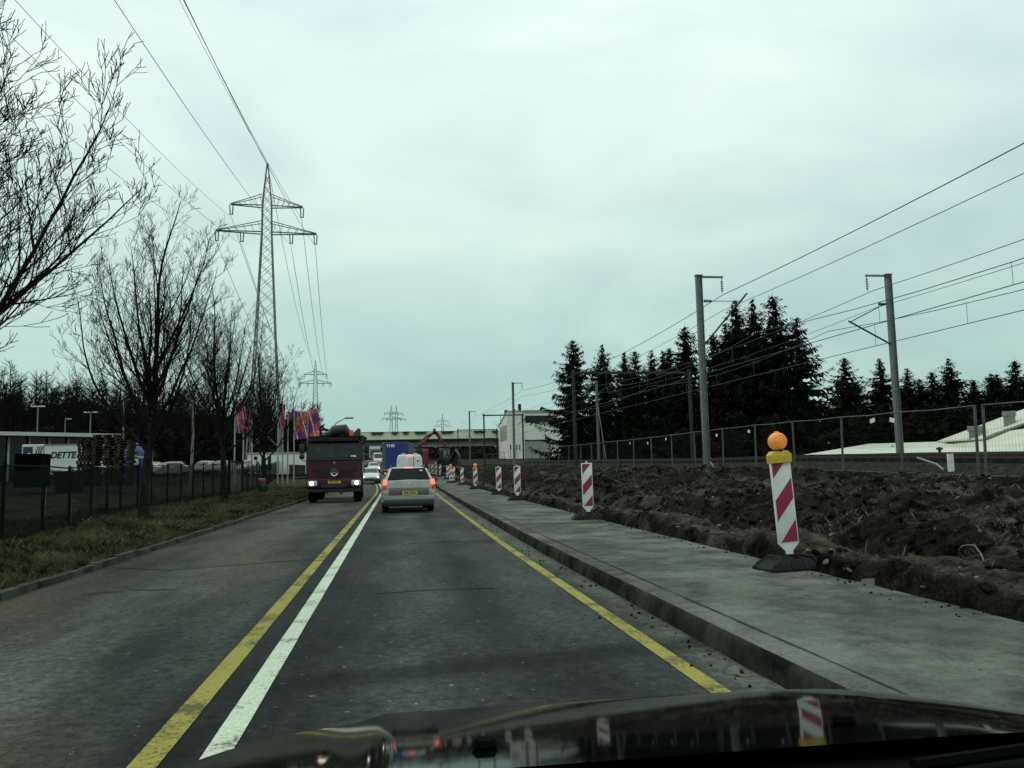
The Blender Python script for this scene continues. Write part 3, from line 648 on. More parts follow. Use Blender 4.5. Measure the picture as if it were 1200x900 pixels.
for (x, y, h) in ((-13.2, 47, 8.5), (-11.8, 50, 7.2), (-22.5, 72, 9.5)):
    t = thing('slender_tree', (x, y, .8), 'thin bare tree with a pale trunk behind the green fence', 'tree', 'pale thin trunks behind the fence'); a = MB(); c = MB()
    a.tube([(0, 0, -.3), (.1, 0, h*.4), (0, .1, h*.75)], [.10, .075, .04], 7); a.build('trunk', M['birch'], t, 60)
    for i in range(46):
        k = rr.uniform(.3, 1); an = rr.uniform(0, 6.283); p = Vector((0, 0, h*.75*k)); l = rr.uniform(.8, 1.9)*(1.25-k*.6); d = Vector((math.cos(an)*.7, math.sin(an)*.7, 1)).normalized()
        q = p+d*l*.6; c.tube([p, q, q+Vector((rr.gauss(0, .2), rr.gauss(0, .2), l*.5))], [.018, .012, .006], 3, cap=False)
    c.build('crown', M['twig'], t, fix=False)
# ------------------------------------------------------------------ green netted fence on the left
FL = [(-5.9, 6), (-6.4, 11), (-7.3, 18.5), (-8.1, 23.5), (-8.9, 28.5), (-9.2, 33), (-9.3, 42), (-9.35, 48.3)]
FL2 = [(-9.3, 52.4), (-9.7, 60), (-10.6, 70), (-11.9, 82), (-13.6, 102)]
def walk(pts, st):
    out = []; 
    for (x0, y0), (x1, y1) in zip(pts, pts[1:]):
        n = max(1, round(math.hypot(x1-x0, y1-y0)/st))
        out += [(x0+(x1-x0)*i/n, y0+(y1-y0)*i/n) for i in range(n)]
    return out+[pts[-1]]
def netted_fence(pts, label):
    t = thing('netted_fence', (pts[0][0], pts[0][1], 0), label, 'fence'); O = Vector((pts[0][0], pts[0][1], 0)); rr = random.Random(3)
    W = walk(pts, 2.5); Hh = lambda y: 1.40+.35*sm(18, 50, y)
    for i, (x, y) in enumerate(W):
        z = verge_z(x, y); b = MB(); b.tube([(x-O.x, y-O.y, z-.3), (x-O.x+rr.uniform(-.03, .03), y-O.y, z+Hh(y)+.06)], .038, 8); b.build('post', M['fence_dark'], t)
        if i:
            x0, y0 = W[i-1]; b = MB(); n = 6
            b.grid([k/n for k in range(n+1)], [0, .33, .66, 1], lambda u, v: (x0+(x-x0)*u-O.x+.03+.02*math.sin(u*6+v*3+i), y0+(y-y0)*u-O.y, verge_z(x0+(x-x0)*u, y0+(y-y0)*u)*(1 if v == 0 else 1)+.04+v*(Hh(y)-.05-.05*math.sin(u*3.14)*(v == 1))))
            b.build('netting', M['greenmesh'], t, 60)
            b = MB(); z0 = verge_z(x0, y0)
            b.tube([(x0-O.x, y0-O.y, z0+Hh(y)), (x-O.x, y-O.y, z+Hh(y))], .018, 6); b.build('top_wire', M['fence_dark'], t)
netted_fence(FL, 'dark green netted fence along the grass verge up to the barred gate panel')
netted_fence(FL2, 'paler green netted fence running on from the barred gate to the flagpoles')
t = thing('gate_panel', (-9.33, 50.35, verge_z(-9.3, 50)), 'tall dark gate panel with upright bars between the two green fences', 'gate', rz=R(90))
for x in (-2.0, 2.0): b = MB(); b.box((x, 0, 1.0), (.14, .14, 2.1)); b.build('post', M['fence_dark'], t)
b = MB(); b.box((0, 0, 1.95), (3.86, .07, .09)); b.box((0, 0, .15), (3.86, .07, .09)); b.build('frame', M['fence_dark'], t)
b = MB()
for i in range(7): b.box((-1.6+i*.53, 0, 1.05), (.2, .035, 1.7))
b.build('bars', M['darksteel'], t)
t = thing('waste_bin', (-8.3, 53.3, verge_z(-8.3, 53.3)), 'small red and black waste bin at the foot of a bare tree', 'bin')
b = MB(); b.lathe([(.17, 0), (.2, .05), (.23, .62), (.2, .66)], n=14); b.build('bin_body', M['black'], t, 40)
b = MB(); b.lathe([(.24, .66), (.25, .72), (.22, .84), (.1, .9)], n=14); b.build('bin_lid', M['red_paint'], t, 40)

# grass, dry tufts, stones
def blades(nm, n, pos, hgt, wd, mt, seed, label, cat):
    rr = random.Random(seed); v = []; f = []
    for i in range(n):
        x, y, z = pos(rr); h = hgt(rr, y); a = rr.uniform(0, 6.283); ww = wd*(1+y*.03)
        lx, ly = rr.gauss(0, .45)*h, rr.gauss(0, .45)*h; k = len(v)
        v += [(x-math.cos(a)*ww, y-math.sin(a)*ww, z-.01), (x+math.cos(a)*ww, y+math.sin(a)*ww, z-.01), (x+lx*.5+math.cos(a)*ww*.6, y+ly*.5+math.sin(a)*ww*.6, z+h*.62), (x+lx*1.3, y+ly*1.3, z+h)]
        f += [(k, k+1, k+2), (k, k+2, k+3)]
    b = MB(); b.v = v; b.f = f; b.m = [0]*len(f)
    return tag(b.build(nm, mt, None, fix=False), label, cat, kind='stuff')
def gpos(rr):
    while True:
        y = 5.5+62*rr.random()**1.7; u = rr.random(); x = -4.47+shift_l(y)-u**1.3*(5.2+.03*y)
        d = noise.noise(Vector((x*.8, y*.8, 3)))
        if rr.random() < .72+.9*d: return x, y, verge_z(x, y)
blades('grass', 60000, gpos, lambda rr, y: rr.uniform(.03, .13)*(1.5 if rr.random() < .06 else 1), .0045, M['grass'], 1, 'patchy short winter grass on the verge', 'grass')
def dpos(rr):
    while True:
        c = rr.random(); y = 5+55*c**1.6; u_ = .25+rr.random()*11.1; x = PE+u_+shift_r(y)*.5
        d = noise.noise(Vector((x*.7, y*.5, 11)))+.35*noise.noise(Vector((x*2.4, y*2.4, 1)))
        if (d > .22 and (u_ > 2.2 or rr.random() < .3)) or rr.random() < .03: p = bank(x, y); return x, y, p[2]-.02
blades('dry_grass', 24000, dpos, lambda rr, y: rr.uniform(.02, .10)*(2.2 if rr.random() < .04 else 1), .0022, M['drygrass'], 2, 'withered grass and roots in the dug earth', 'dry grass')
b = MB(); rr = random.Random(9); ico = bmesh.new(); bmesh.ops.create_icosphere(ico, subdivisions=1, radius=1)
IV = [v.co.copy() for v in ico.verts]; IF = [[v.index for v in f.verts] for f in ico.faces]; ico.free()
def rock(b, c, s):
    q = Matrix.Rotation(rr.uniform(0, 6), 3, (rr.random(), rr.random(), 1)) @ Matrix.Diagonal((s*rr.uniform(.6, 1.4), s*rr.uniform(.6, 1.3), s*rr.uniform(.4, .8)))
    b.add([Vector(c)+q @ (v*rr.uniform(.75, 1.2)) for v in IV], IF)
for i in range(1500):
    y = 4.5+50*rr.random()**1.5; x = PE+.05+rr.random()**1.4*11.2+shift_r(y)*.5; p = bank(x, y); rock(b, p, rr.uniform(.012, .045)*(2.6 if rr.random() < .03 else 1))
tag(b.build('rubble', M['stone'], None, 30, fix=False), 'stones scattered over the dug earth', 'rubble', kind='stuff')
b = MB()
for i in range(2600):
    y = 4.5+50*rr.random()**1.5; x = PE+.05+rr.random()*11+shift_r(y)*.5; p = bank(x, y); rock(b, (p[0], p[1], p[2]-.01), rr.uniform(.03, .10)*(1+.01*y))
for i in range(420):                        # crumbs along the edge of the pavement and in the gutter
    y = 3.5+40*rr.random()**1.5; u = rr.random()
    x = PE+shift_r(y)-abs(rr.gauss(0, .16)) if u < .6 else 2.26+shift_r(y)-abs(rr.gauss(0, .14)); rock(b, (x, y, g(y)+(.17 if u < .6 else .005)), rr.uniform(.005, .022))
tag(b.build('soil_clods', M['soil'], None, 40, fix=False), 'clods of dark earth lying on the bank', 'earth', kind='stuff')
b = MB(); rr = random.Random(21)
for i in range(500):
    y = 4.2+24*rr.random()**1.6; x = rr.choice((rr.uniform(-4.3, -1.3), rr.uniform(-1, 2.3), rr.uniform(2.6, 4.3))); zz = .171 if x > 2.5 else .003
    s = rr.uniform(.006, .018); a = rr.uniform(0, 6); c_, s_ = math.cos(a)*s, math.sin(a)*s*.7
    b.add([(x+c_, y+s_, zz+.003), (x-s_, y+c_*.6, zz+.006), (x-c_, y-s_, zz+.003), (x+s_, y-c_*.6, zz+.005)], [(0, 1, 2, 3)])
for i in range(2600):
    x, y, zz = gpos(rr); s = rr.uniform(.015, .04); a = rr.uniform(0, 6); c_, s_ = math.cos(a)*s, math.sin(a)*s*.7; k = rr.uniform(-.02, .02)
    b.add([(x+c_, y+s_, zz+.02+k), (x-s_, y+c_*.6, zz+.03), (x-c_, y-s_, zz+.02-k), (x+s_, y-c_*.6, zz+.035)], [(0, 1, 2, 3)])
tag(b.build('litter', M['drygrass'], None, fix=False), 'dry leaf scraps and chips on the road', 'litter', kind='stuff')
for (x0, y0, dx, dy, l) in ((7.2, 7.6, .5, .9, 1.2), (8.2, 7.2, .9, .4, 1.5), (6.9, 9.0, .3, .9, 1.0)):
    b = MB(); P = []
    for i in range(9): k = i/8; x, y = x0+dx*l*k, y0+dy*l*k; P.append((x+.06*math.sin(k*7), y, bank(x, y)[2]+.03+.12*math.sin(k*3.1)))
    tag(b.tube(P, [.011-.007*i/8 for i in range(9)], 5).build('dry_root', M['birch'], None, 60), 'pale dry root sticking out of the dug earth', 'root', 'pale roots in the dug earth')

# ------------------------------------------------------------------ mesh fence along the bank top
FX = 15.95
t = thing('mesh_fence', (FX, 12, 0), 'galvanised mesh fence with a top rail on the crest of the earth bank', 'fence')
PY = [13.5, 17.0, 20.45, 20.75, 24.2, 27.7, 31.3, 34.9, 38.6, 42.4, 46.2, 50, 54, 58, 62, 66, 70, 75, 80, 85, 90, 96, 102, 108, 114, 121, 128, 136, 145]
rr = random.Random(6); tops = []
for y in PY:
    z = bank_top(y)-.02; a = rr.uniform(-.05, .03); b = MB()
    b.tube([(a*.3, y-12, z-.2), (rr.uniform(-.04, .04), y-12+a, z+2.0)], .04, 8); b.build('post', M['fence_steel'], t)
    tops.append((0, y-12+a, z+1.98))
for p, q in zip(tops, tops[1:]):
    if q[1]-p[1] < .5: continue
    b = MB(); b.tube([p, ((p[0]+q[0])/2, (p[1]+q[1])/2, (p[2]+q[2])/2-.03), q], .022, 6); b.build('top_rail', M['fence_steel'], t)
    b = MB(); b.tube([(0, p[1], p[2]-1.93), (0, q[1], q[2]-1.93)], .018, 6); b.build('bottom_rail', M['fence_steel'], t)
    if p[1] < 66:
        b = MB(); n = int((q[1]-p[1])/.12)
        for i in range(1, n):
            k = i/n; yy = p[1]+(q[1]-p[1])*k; zt = p[2]+(q[2]-p[2])*k
            b.tube([(.01, yy, zt-1.93), (.01, yy, zt-.01)], .0022, 3, cap=False)
        for h in (.35, .8, 1.25, 1.7): b.tube([(.013, p[1], p[2]-1.93+h), (.013, q[1], q[2]-1.93+h)], .0022, 3, cap=False)
        b.build('wire_mesh', M['darksteel'], t, fix=False)
for (y, z, sz) in ((25.6, 1.75, .28), (24.5, 1.72, .26), (35.4, 1.7, .22), (47, 1.75, .2), (50.6, 1.6, .2), (54.6, 1.7, .2), (39.2, 1.66, .2)):
    b = MB(); b.box((-.05, y-12, bank_top(y)+z), (.012, sz, .14), rx=rr.uniform(-.3, .3)); b.build('tag_plate', M['sign_white'], t)
t = thing('marker_post', (21.1-3.9, 23.6, bank_top(23)), 'short white marker post with a pale pipe leaning against it', 'post')
b = MB(); b.box((0, 0, .27), (.16, .1, .7)); b.build('post', M['sign_white'], t)
t = tag(MB().tube([(16.75, 24.6, bank_top(24)+.5), (17.0, 24.0, bank_top(24)+.28), (17.05, 23.75, bank_top(24)+.1)], .035, 7).build('pipe', M['flagwhite'], None, 60), 'pale bent pipe leaning on the white marker post', 'pipe')
b = MB(); b.tube([(16.1, 40.2, bank_top(40)+.05), (16.3, 41.2, bank_top(40)+.34), (16.6, 41.6, bank_top(40)+.2), (16.7, 42.4, bank_top(40)+.1)], .04, 6)
tag(b.build('pipe', M['steel'], None, 60), 'bent pale pipe lying at the foot of the tall grey mast', 'pipe')

# ------------------------------------------------------------------ railway masts, portals and wires
def mast(x, y, zt, side, label, cant=True, arm=True):
    z0 = bank_top(y)-.1 if x < 20 else bank_top(y)-.25
    t = thing('catenary_mast', (x, y, z0), label, 'mast', 'grey masts along the railway'); h = zt-z0
    b = MB(); w_ = .15
    for s in (-1, 1): b.box((s*w_, 0, h/2), (.02, .26, h))
    b.box((0, 0, h/2), (2*w_-.02, .02, h)); b.box((0, 0, .1), (.5, .5, .3)); b.box((0, 0, h+.02), (.42, .3, .05)); b.build('mast_post', M['steel'], t)
    if arm:
        b = MB(); b.box((side*.62, 0, h-.06), (1.55, .1, .1)); b.build('top_arm', M['steel'], t)
        b = MB(); b.tube([(side*1.32, 0, h-.1), (side*1.32, 0, h-.95)], .02, 6)
        for k in range(6): b.lathe([(.03, -.03), (.085, 0), (.03, .03)], (side*1.32, 0, h-.3-.1*k), 8)
        b.build('insulator', M['ceramic'], t)
    if cant:
        zc = h-3.9
        b = MB(); b.tube([(side*.1, 0, zc), (side*2.75, 0, zc+(2.95 if x < 20 else .85))] if x < 20 else [(side*.15, 0, zc-.1), (side*2.6, 0, zc+1.2)], .05, 7)
        if x > 20: b.tube([(side*.1, 0, zc+2.3), (side*2.5, 0, zc+1.15)], .03, 6)
        else: b.tube([(side*.1, 0, zc+2.5), (side*2.45, 0, zc+2.5)], .02, 6)
        b.build('cantilever', M['darksteel'], t)
        b = MB()
        zi = zc+2.5 if x < 20 else zc+2.2
        b.lathe([(.03, 0), (.1, .03), (.03, .08), (.1, .12), (.03, .18), (.1, .23), (.03, .3), (.1, .35), (.03, .45)], (side*.25 if side > 0 else side*.7, 0, zi), 9, 'x'); b.build('insulator', M['ceramic'], t)
    return t
mast(16.5, 42.2, 11.65, 1, 'tall grey mast with a short top arm behind the mesh fence, near side of tracks')
mast(28.0, 42.6, 11.95, -1, 'tall grey mast across the tracks, arms pointing left, before the white roof')
mast(16.5, 114.4, 13.45, 1, 'slim grey mast with a top arm in front of the white works building', cant=False)
mast(16.5, 184, 14.4, 1, 'far grey mast with a top arm in front of the bridge', cant=False)
t = mast(28, 111.7, 13.3, -1, 'pale slim mast braced by a slanting stay, in front of the conifers', cant=False)
b = MB(); b.tube([(-.2, -1, 8.5), (-1.2, -9, -.1)], .04, 6); b.build('stay', M['steel'], t)
def portal(x0, x1, y, zt, label):
    z0 = bank_top(y)-.2; t = thing('catenary_portal', (x0, y, z0), label, 'gantry', 'dark gantries over the railway')
    h = zt-z0
    for x in (0, x1-x0): b = MB(); b.box((x, 0, h/2), (.26, .26, h+.3)); b.build('portal_leg', M['darksteel'], t)
    b = MB(); b.box(((x1-x0)/2, .16, h-.15), (x1-x0+.5, .12, .24))
    b.build('crossbeam', M['darksteel'], t)
    for x in (3.2, 7.2):
        if x < x1-x0: b = MB(); b.tube([(x, .16, h-.2), (x, .16, h-1.5), (x-.9, .16, h-2.2)], .045, 6); b.build('drop_bracket', M['darksteel'], t)
portal(16.5, 27.8, 74.6, 10.3, 'dark gantry over the tracks in front of the row of conifers')
portal(16.5, 23.9, 153.6, 11.6, 'dark gantry over the tracks in front of the white works building')
portal(17.0, 27.8, 226, 12.4, 'distant dark gantry over the tracks against the bridge')
def cable(P, r, label, group, nm='overhead_wire', mt=None):
    b = MB(); b.tube(P, r, 4, cap=False); return tag(b.build(nm, mt or M['wire'], None, 0, fix=False), label, 'cable', group)
def span(a, b_, sag, n=14): return [tuple(Vector(a).lerp(Vector(b_), i/n)-Vector((0, 0, 4*sag*(i/n)*(1-i/n)))) for i in range(n+1)]
def railz(y): return bank_top(y)+.55
sup = [5, 42.2, 74.6, 114.4, 153.6, 184, 226]
def feeder(x, dz, r=.016, lab=''):
    P = []
    for i, (a, c) in enumerate(zip(sup, sup[1:])):
        za = interp([(5, 10.5), (42.2, 10.6), (74.6, 10.4), (114.4, 12.4), (153.6, 12.8), (184, 13.3), (226, 14)], a)+dz; zc = interp([(5, 10.5), (42.2, 10.6), (74.6, 10.4), (114.4, 12.4), (153.6, 12.8), (184, 13.3), (226, 14)], c)+dz
        P += span((x, a, za), (x, c, zc), .25, 8)[0 if i == 0 else 1:]
    return cable(P, r, lab, 'wires over the railway')
feeder(17.85, 0, .02, 'upper feeder wire hung from the arms of the near masts')
feeder(17.85, -.85, .014, 'lower thin wire just beneath the feeder of the near masts')
feeder(26.7, .3, .018, 'upper feeder wire hung from the arm of the mast across the tracks')
feeder(26.7, -.7, .014, 'lower thin wire just beneath the feeder of the mast across the tracks')
for tx, nm in ((19.9, 'near'), (23.9, 'far')):
    P = []; Q = []
    for i, (a, c) in enumerate(zip(sup, sup[1:])):
        P += span((tx, a, railz(a)+6.9), (tx, c, railz(c)+6.9), .7, 8)[0 if i == 0 else 1:]; Q += [(tx, a, railz(a)+5.45)]
    Q += [(tx, sup[-1], railz(sup[-1])+5.45)]
    cable(P, .016, 'sagging messenger wire over the %s track' % nm, 'wires over the railway'); cable(Q, .017, 'straight contact wire over the %s track' % nm, 'wires over the railway')
    b = MB()
    for a, c in zip(sup[:3], sup[1:4]):
        for k in (.12, .3, .5, .7, .88):
            y = a+(c-a)*k; zt = railz(a)+(railz(c)-railz(a))*k; b.tube([(tx, y, zt+5.45), (tx, y, zt+6.9-2.8*k*(1-k))], .011, 4)
    tag(b.build('dropper_wires', M['wire'], None, fix=False), 'short dropper wires hanging between the %s track wires' % nm, 'cable', 'wires over the railway')

# ------------------------------------------------------------------ high voltage pylons and conductors
def pylon(loc, label, scale=1, group='lattice pylons', rz=0, fat=1):
    t = thing('power_pylon', loc, label, 'pylon', group, rz); H = 44.2
    hw = lambda z: interp([(0, 2.35), (19, 1.32), (34, .66), (38.5, .6), (44.2, .06)], z)
    b = MB(); zs = [0, 4.2, 8, 11.5, 14.6, 17.4, 19.9, 22.2, 24.3, 26.2, 28, 29.7, 31.3, 32.7, 34.2, 35.5, 36.9, 38.2, 39.6, 41, 42.5, 44.2]
    for sx in (-1, 1):
        for sy in (-1, 1): b.tube([(sx*hw(z), sy*hw(z), z) for z in zs], [(.10 if z < 34 else .08)*fat for z in zs], 4)
    for z0, z1 in zip(zs, zs[1:]):
        a, c = hw(z0), hw(z1)
        for s in (-1, 1):
            for (p, q) in (((-a, s*a, z0), (c, s*c, z1)), ((a, s*a, z0), (-c, s*c, z1)), ((s*a, -a, z0), (s*c, c, z1)), ((s*a, a, z0), (s*c, -c, z1))): b.tube([p, q], .034*fat, 3, cap=False)
    b.build('tower', M['lattice'], t, fix=False)
    for (z, l, rise) in ((34.2, 6.75, 1.55), (38.0, 4.85, 1.6)):
        b = MB(); k = hw(z)
        for s in (-1, 1):
            for sy in (-1, 1):
                b.tube([(s*k, sy*k, z), (s*l, sy*.12, z+.1)], .09*fat, 4); b.tube([(s*k, sy*k, z+rise), (s*l*.55, sy*.4, z+rise*.55), (s*l, sy*.12, z+.2)], .06*fat, 4)
                n = 6
                for i in range(n):
                    u = i/n; x0 = k+(l-k)*u; x1 = k+(l-k)*(u+.5/n)
                    zt = z+(rise*(1-(x1-k)/(l-k)))+.15; b.tube([(s*x0, sy*k*(1-u), z+.02), (s*x1, sy*k*(1-u), zt)], .03*fat, 3, cap=False)
        b.build('crossarm', M['lattice'], t, fix=False)
        for x in ((-6.6, -3.3, 3.3, 6.6) if z < 36 else (-4.75, 4.75)):
            b = MB()
            for dx in (-.22, .22):
                b.tube([(x+dx, 0, z), (x+dx*.7, 0, z-1.3)], .085*fat, 6)
            b.box((x, 0, z-1.34), (.5, .12, .1)); b.build('insulator', M['ceramic'], t)
    return t
PB = Vector((-17.6, 115, .5))
pylon(PB, 'tall lattice pylon with two crossarms rising behind the bare trees', rz=R(4))
p2 = pylon((-34.4, 363, 5.8), 'second lattice pylon further along the line, above the red truck', rz=R(4), fat=1.15)
GF = 'faint pylons on the skyline'
for loc, s, lb in (((-3.6, 700, 5), 1.18, 'faint far pylon on the skyline, left one of a close pair above the bridge'), ((.8, 760, 5), 1.27, 'faint far pylon on the skyline, right one of a close pair above the bridge'), ((51, 900, 5), 1.3, 'lone faint pylon on the skyline above the knuckle boom'), ((-22, 1000, 5), .9, 'smallest faint pylon on the skyline left of the close pair')):
    dup(p2, loc, lb, scale=s, group=GF)
P0 = Vector((-14.5, -120, -5.5)); P2 = Vector((-34.4, 363, 5.8))
for off, z, lb in ((0, 44.6, 'thin earth wire running to the tip of the tall pylon'), (-4.75, 36.7, 'power conductor on the left end of the upper crossarm'), (4.75, 36.7, 'power conductor on the right end of the upper crossarm'),
        (-6.6, 32.9, 'power conductor on the outer left end of the lower crossarm'), (-3.3, 32.9, 'power conductor on the inner left of the lower crossarm'), (3.3, 32.9, 'power conductor on the inner right of the lower crossarm'), (6.6, 32.9, 'power conductor on the outer right end of the lower crossarm')):
    A = PB+Vector((off, 0, z-.4)); sg = 8 if z < 40 else 6.4
    P = span(P0+Vector((off, 0, z)), A, sg, 30)+span(A, P2+Vector((off, 0, z-.4)), 7, 24)[1:]
    cable(P, [.022 if p[1] < 125 else .035 for p in P], lb, 'power lines on the pylons', 'power_line')

# ------------------------------------------------------------------ bridge, works building, white roofed shed
t = thing('road_bridge', (0, 241, 0), 'long concrete bridge with a pale parapet hung with dark green half round planters', 'bridge')
b = MB(); b.box((0, -5, 11.35), (140, .35, 2.15)); b.box((0, 5, 11.35), (140, .35, 2.15)); b.box((0, -5.03, 12.46), (140, .6, .1)); b.build('parapet', M['parapet'], t)
b = MB(); b.box((0, 0, 10.0), (140, 10.5, .5)); b.build('deck', M['concrete_dark'], t)
b = MB(); b.box((0, -3.6, 8.95), (140, .6, 1.6)); b.box((0, 3.6, 8.95), (140, .6, 1.6)); b.box((0, -4.1, 8.3), (140, .35, .5)); b.build('girder', M['concrete'], t)
for x in (-52, -30, -10.5, 8.6, 20, 33): b = MB(); b.box((x, 0, 6), (1.3, 7.5, 4.4)); b.build('pier', M['concrete_dark'], t)
b = MB(); b.box((44, 4, 5.2), (22, 9, 6)); b.build('abutment', M['concrete_dark'], t)
for x in (-46, -40, -33, -31, -24, -20, -13.6, -11.2, -6, -4.3, -.2, 2.9, 6.3, 7.9, 13.8, 15.5, 23.2, 24.8, 28.5, 33, 35, 40, 46):
    b = MB(); pr = [(.95*math.cos(a), -.95*math.sin(a)*.85) for a in [i*math.pi/10 for i in range(11)]]
    b.prism([(x+p, 12.45+q) for p, q in pr], -5.75, -5.36); b.build('planter', M['planter'], t, 40)
b = MB(); mass(b, -70, 75, 262, 300, lambda x: 6.0+1.2*math.sin(x*.3), 9000, 1.7)
tag(b.build('woods', M['thicket'], None, fix=False), 'dark brush beyond the bridge', 'woodland', kind='stuff')
b = MB(); b.prism([(300, 2), (262, 3.5), (275, 8.5), (300, 9)], -120, 130, 'x'); struct('embankment', b, M['thicket'])
t = thing('works_building', (29.4, 216, 2.0), 'white industrial building with a big shutter door beyond the railway', 'building')
b = MB()
b.loft([[(0, y, -1), (4.6, y, -1), (4.6, y, z), (0, y, z-.25)] for y, z in ((0, 14.6), (19, 11.4))]); b.build('side_wing', M['plaster'], t)
b = MB(); b.box((9.85, 8, 6.6), (10.5, 15, 15.2)); b.build('main_hall', M['plaster'], t)
b = MB(); b.box((9.85, 8, 14.5), (10.9, 15.4, .7)); b.box((2.3, 9.5, 12.95), (4.9, 19.6, .3), rx=math.atan(-3.2/19)); b.build('roof_edge', M['plaster_grey'], t)
b = MB(); b.box((9.3, .48, 12.4), (8.6, .12, 1.9)); b.build('window_band', M['window'], t)
b = MB(); b.box((8.2, .46, 3.6), (7.2, .12, 6.0)); b.build('shutter_door', M['plaster_grey'], t)
b = MB(); b.box((8.2, .40, 6.75), (7.6, .3, .25)); b.build('door_lintel', M['concrete_dark'], t)
for z in (5.0, .6):
    for i in range(4): b = MB(); b.box((.85+i*.8, -.03, z), (.28, .08, 1.35)); b.build('window', M['window'], t)
b = MB(); b.box((-.05, 8, 9), (.06, 14, 4)); b.build('cladding', M['plaster_grey'], t)
b = MB(); b.cbox((3.9, 3, 15.4), (.8, .8, 2.6), .08); b.build('chimney', M['darksteel'], t)
for x, y in ((2.4, 4), (-.0+.6, 6)): b = MB(); b.cbox((x, y, 14.6), (.9, .9, 1.5), .1); b.build('roof_vent', M['concrete_dark'], t)

t = thing('white_shed', (33.6, 64, 0), 'low shed with a white metal roof and box vents across the tracks', 'building')
b = MB(); b.add([(-0.24, 0.00, 1.98), (12.23, -12.00, 1.04), (21.36, -2.00, 4.13), (24.93, 18.00, 3.30), (16.72, 18.00, 3.20), (-0.24, 0.00, 1.86), (12.23, -12.00, 0.92), (21.36, -2.00, 4.01), (24.93, 18.00, 3.18), (16.72, 18.00, 3.08)], [(0, 1, 2, 3, 4), (9, 8, 7, 6, 5)]+[(i, (i+1)%5, 5+(i+1)%5, 5+i) for i in range(5)]); b.build('roof', M['roofwhite'], t)
b = MB(); b.add([(21.19, 6.00, 3.30), (25.00, 2.00, 5.23), (32.26, 10.00, 7.33), (23.31, 16.00, 3.30), (21.19, 6.00, 3.15), (25.00, 2.00, 5.08), (32.26, 10.00, 7.18), (23.31, 16.00, 3.15)], [(0, 1, 2, 3), (7, 6, 5, 4)]+[(i, (i+1)%4, 4+(i+1)%4, 4+i) for i in range(4)]); b.build('upper_roof', M['roofwhite'], t)
b = MB(); b.tube([(21.19, 6.00, 3.30), (25.00, 2.00, 5.23)], .16, 6); b.build('valley_gutter', M['concrete'], t)
b = MB(); b.add([(-0.24, 0.00, 1.85), (12.23, -12.00, 0.91), (12.23, -12.00, 0.70), (-0.24, 0.00, 1.64), (-0.15, 0.30, 1.85), (12.32, -11.70, 0.91), (12.32, -11.70, 0.70), (-0.15, 0.30, 1.64)], [(0, 1, 2, 3), (7, 6, 5, 4), (0, 4, 5, 1), (1, 5, 6, 2), (2, 6, 7, 3), (3, 7, 4, 0)]); b.build('fascia', M['fascia'], t)
b = MB(); b.add([(-0.20, 0.12, 1.62), (12.27, -11.88, 0.68), (12.27, -11.88, 0.58), (-0.20, 0.12, 1.52), (-0.11, 0.42, 1.62), (12.36, -11.58, 0.68), (12.36, -11.58, 0.58), (-0.11, 0.42, 1.52)], [(0, 1, 2, 3), (7, 6, 5, 4), (0, 4, 5, 1), (1, 5, 6, 2), (2, 6, 7, 3), (3, 7, 4, 0)]); b.build('gutter', M['concrete_dark'], t)
b = MB(); b.add([(-0.21, 0.10, 1.50), (12.26, -11.90, 0.56), (12.26, -11.90, 0.19), (-0.21, 0.10, 1.13), (-0.12, 0.40, 1.50), (12.35, -11.60, 0.56), (12.35, -11.60, 0.19), (-0.12, 0.40, 1.13)], [(0, 1, 2, 3), (7, 6, 5, 4), (0, 4, 5, 1), (1, 5, 6, 2), (2, 6, 7, 3), (3, 7, 4, 0)]); b.build('cladding', M['fascia'], t)
b = MB(); b.add([(-0.18, 0.20, 1.11), (12.29, -11.80, 0.17), (12.29, -11.80, -1.96), (-0.18, 0.20, -1.02), (-0.09, 0.50, 1.11), (12.38, -11.50, 0.17), (12.38, -11.50, -1.96), (-0.09, 0.50, -1.02)], [(0, 1, 2, 3), (7, 6, 5, 4), (0, 4, 5, 1), (1, 5, 6, 2), (2, 6, 7, 3), (3, 7, 4, 0)]); b.build('wall', M['concrete_dark'], t)
b = MB(); b.add([(-0.15, 0.30, 1.78), (16.72, 18.00, 3.00), (16.72, 18.00, -1.80), (-0.15, 0.30, -1.42), (-0.06, 0.60, 1.78), (16.84, 18.40, 3.00), (16.84, 18.40, -1.80), (-0.06, 0.60, -1.42)], [(0, 1, 2, 3), (7, 6, 5, 4), (0, 4, 5, 1), (1, 5, 6, 2), (2, 6, 7, 3), (3, 7, 4, 0)]); b.build('end_wall', M['concrete_dark'], t)
b = MB(); b.cbox((22.52, 9.00, 3.68), (1.15, 1.15, 1.50), .06, rz=-.7); b.cbox((22.52, 9.00, 4.28), (1.35, 1.35, .5), .06, rz=-.7); b.build('roof_vent', M['concrete'], t)
b = MB(); b.cbox((24.64, 7.00, 4.72), (0.98, 0.98, 2.00), .06, rz=-.7); b.cbox((24.64, 7.00, 5.57), (1.15, 1.15, .5), .06, rz=-.7); b.build('roof_vent', M['concrete'], t)
b = MB(); b.lathe([(.1, -.3), (.1, .75), (.24, .78), (.24, .9), (.05, .98)], (7.11, -7.00, 1.32), 10); b.build('vent_pipe', M['darksteel'], t, 40)

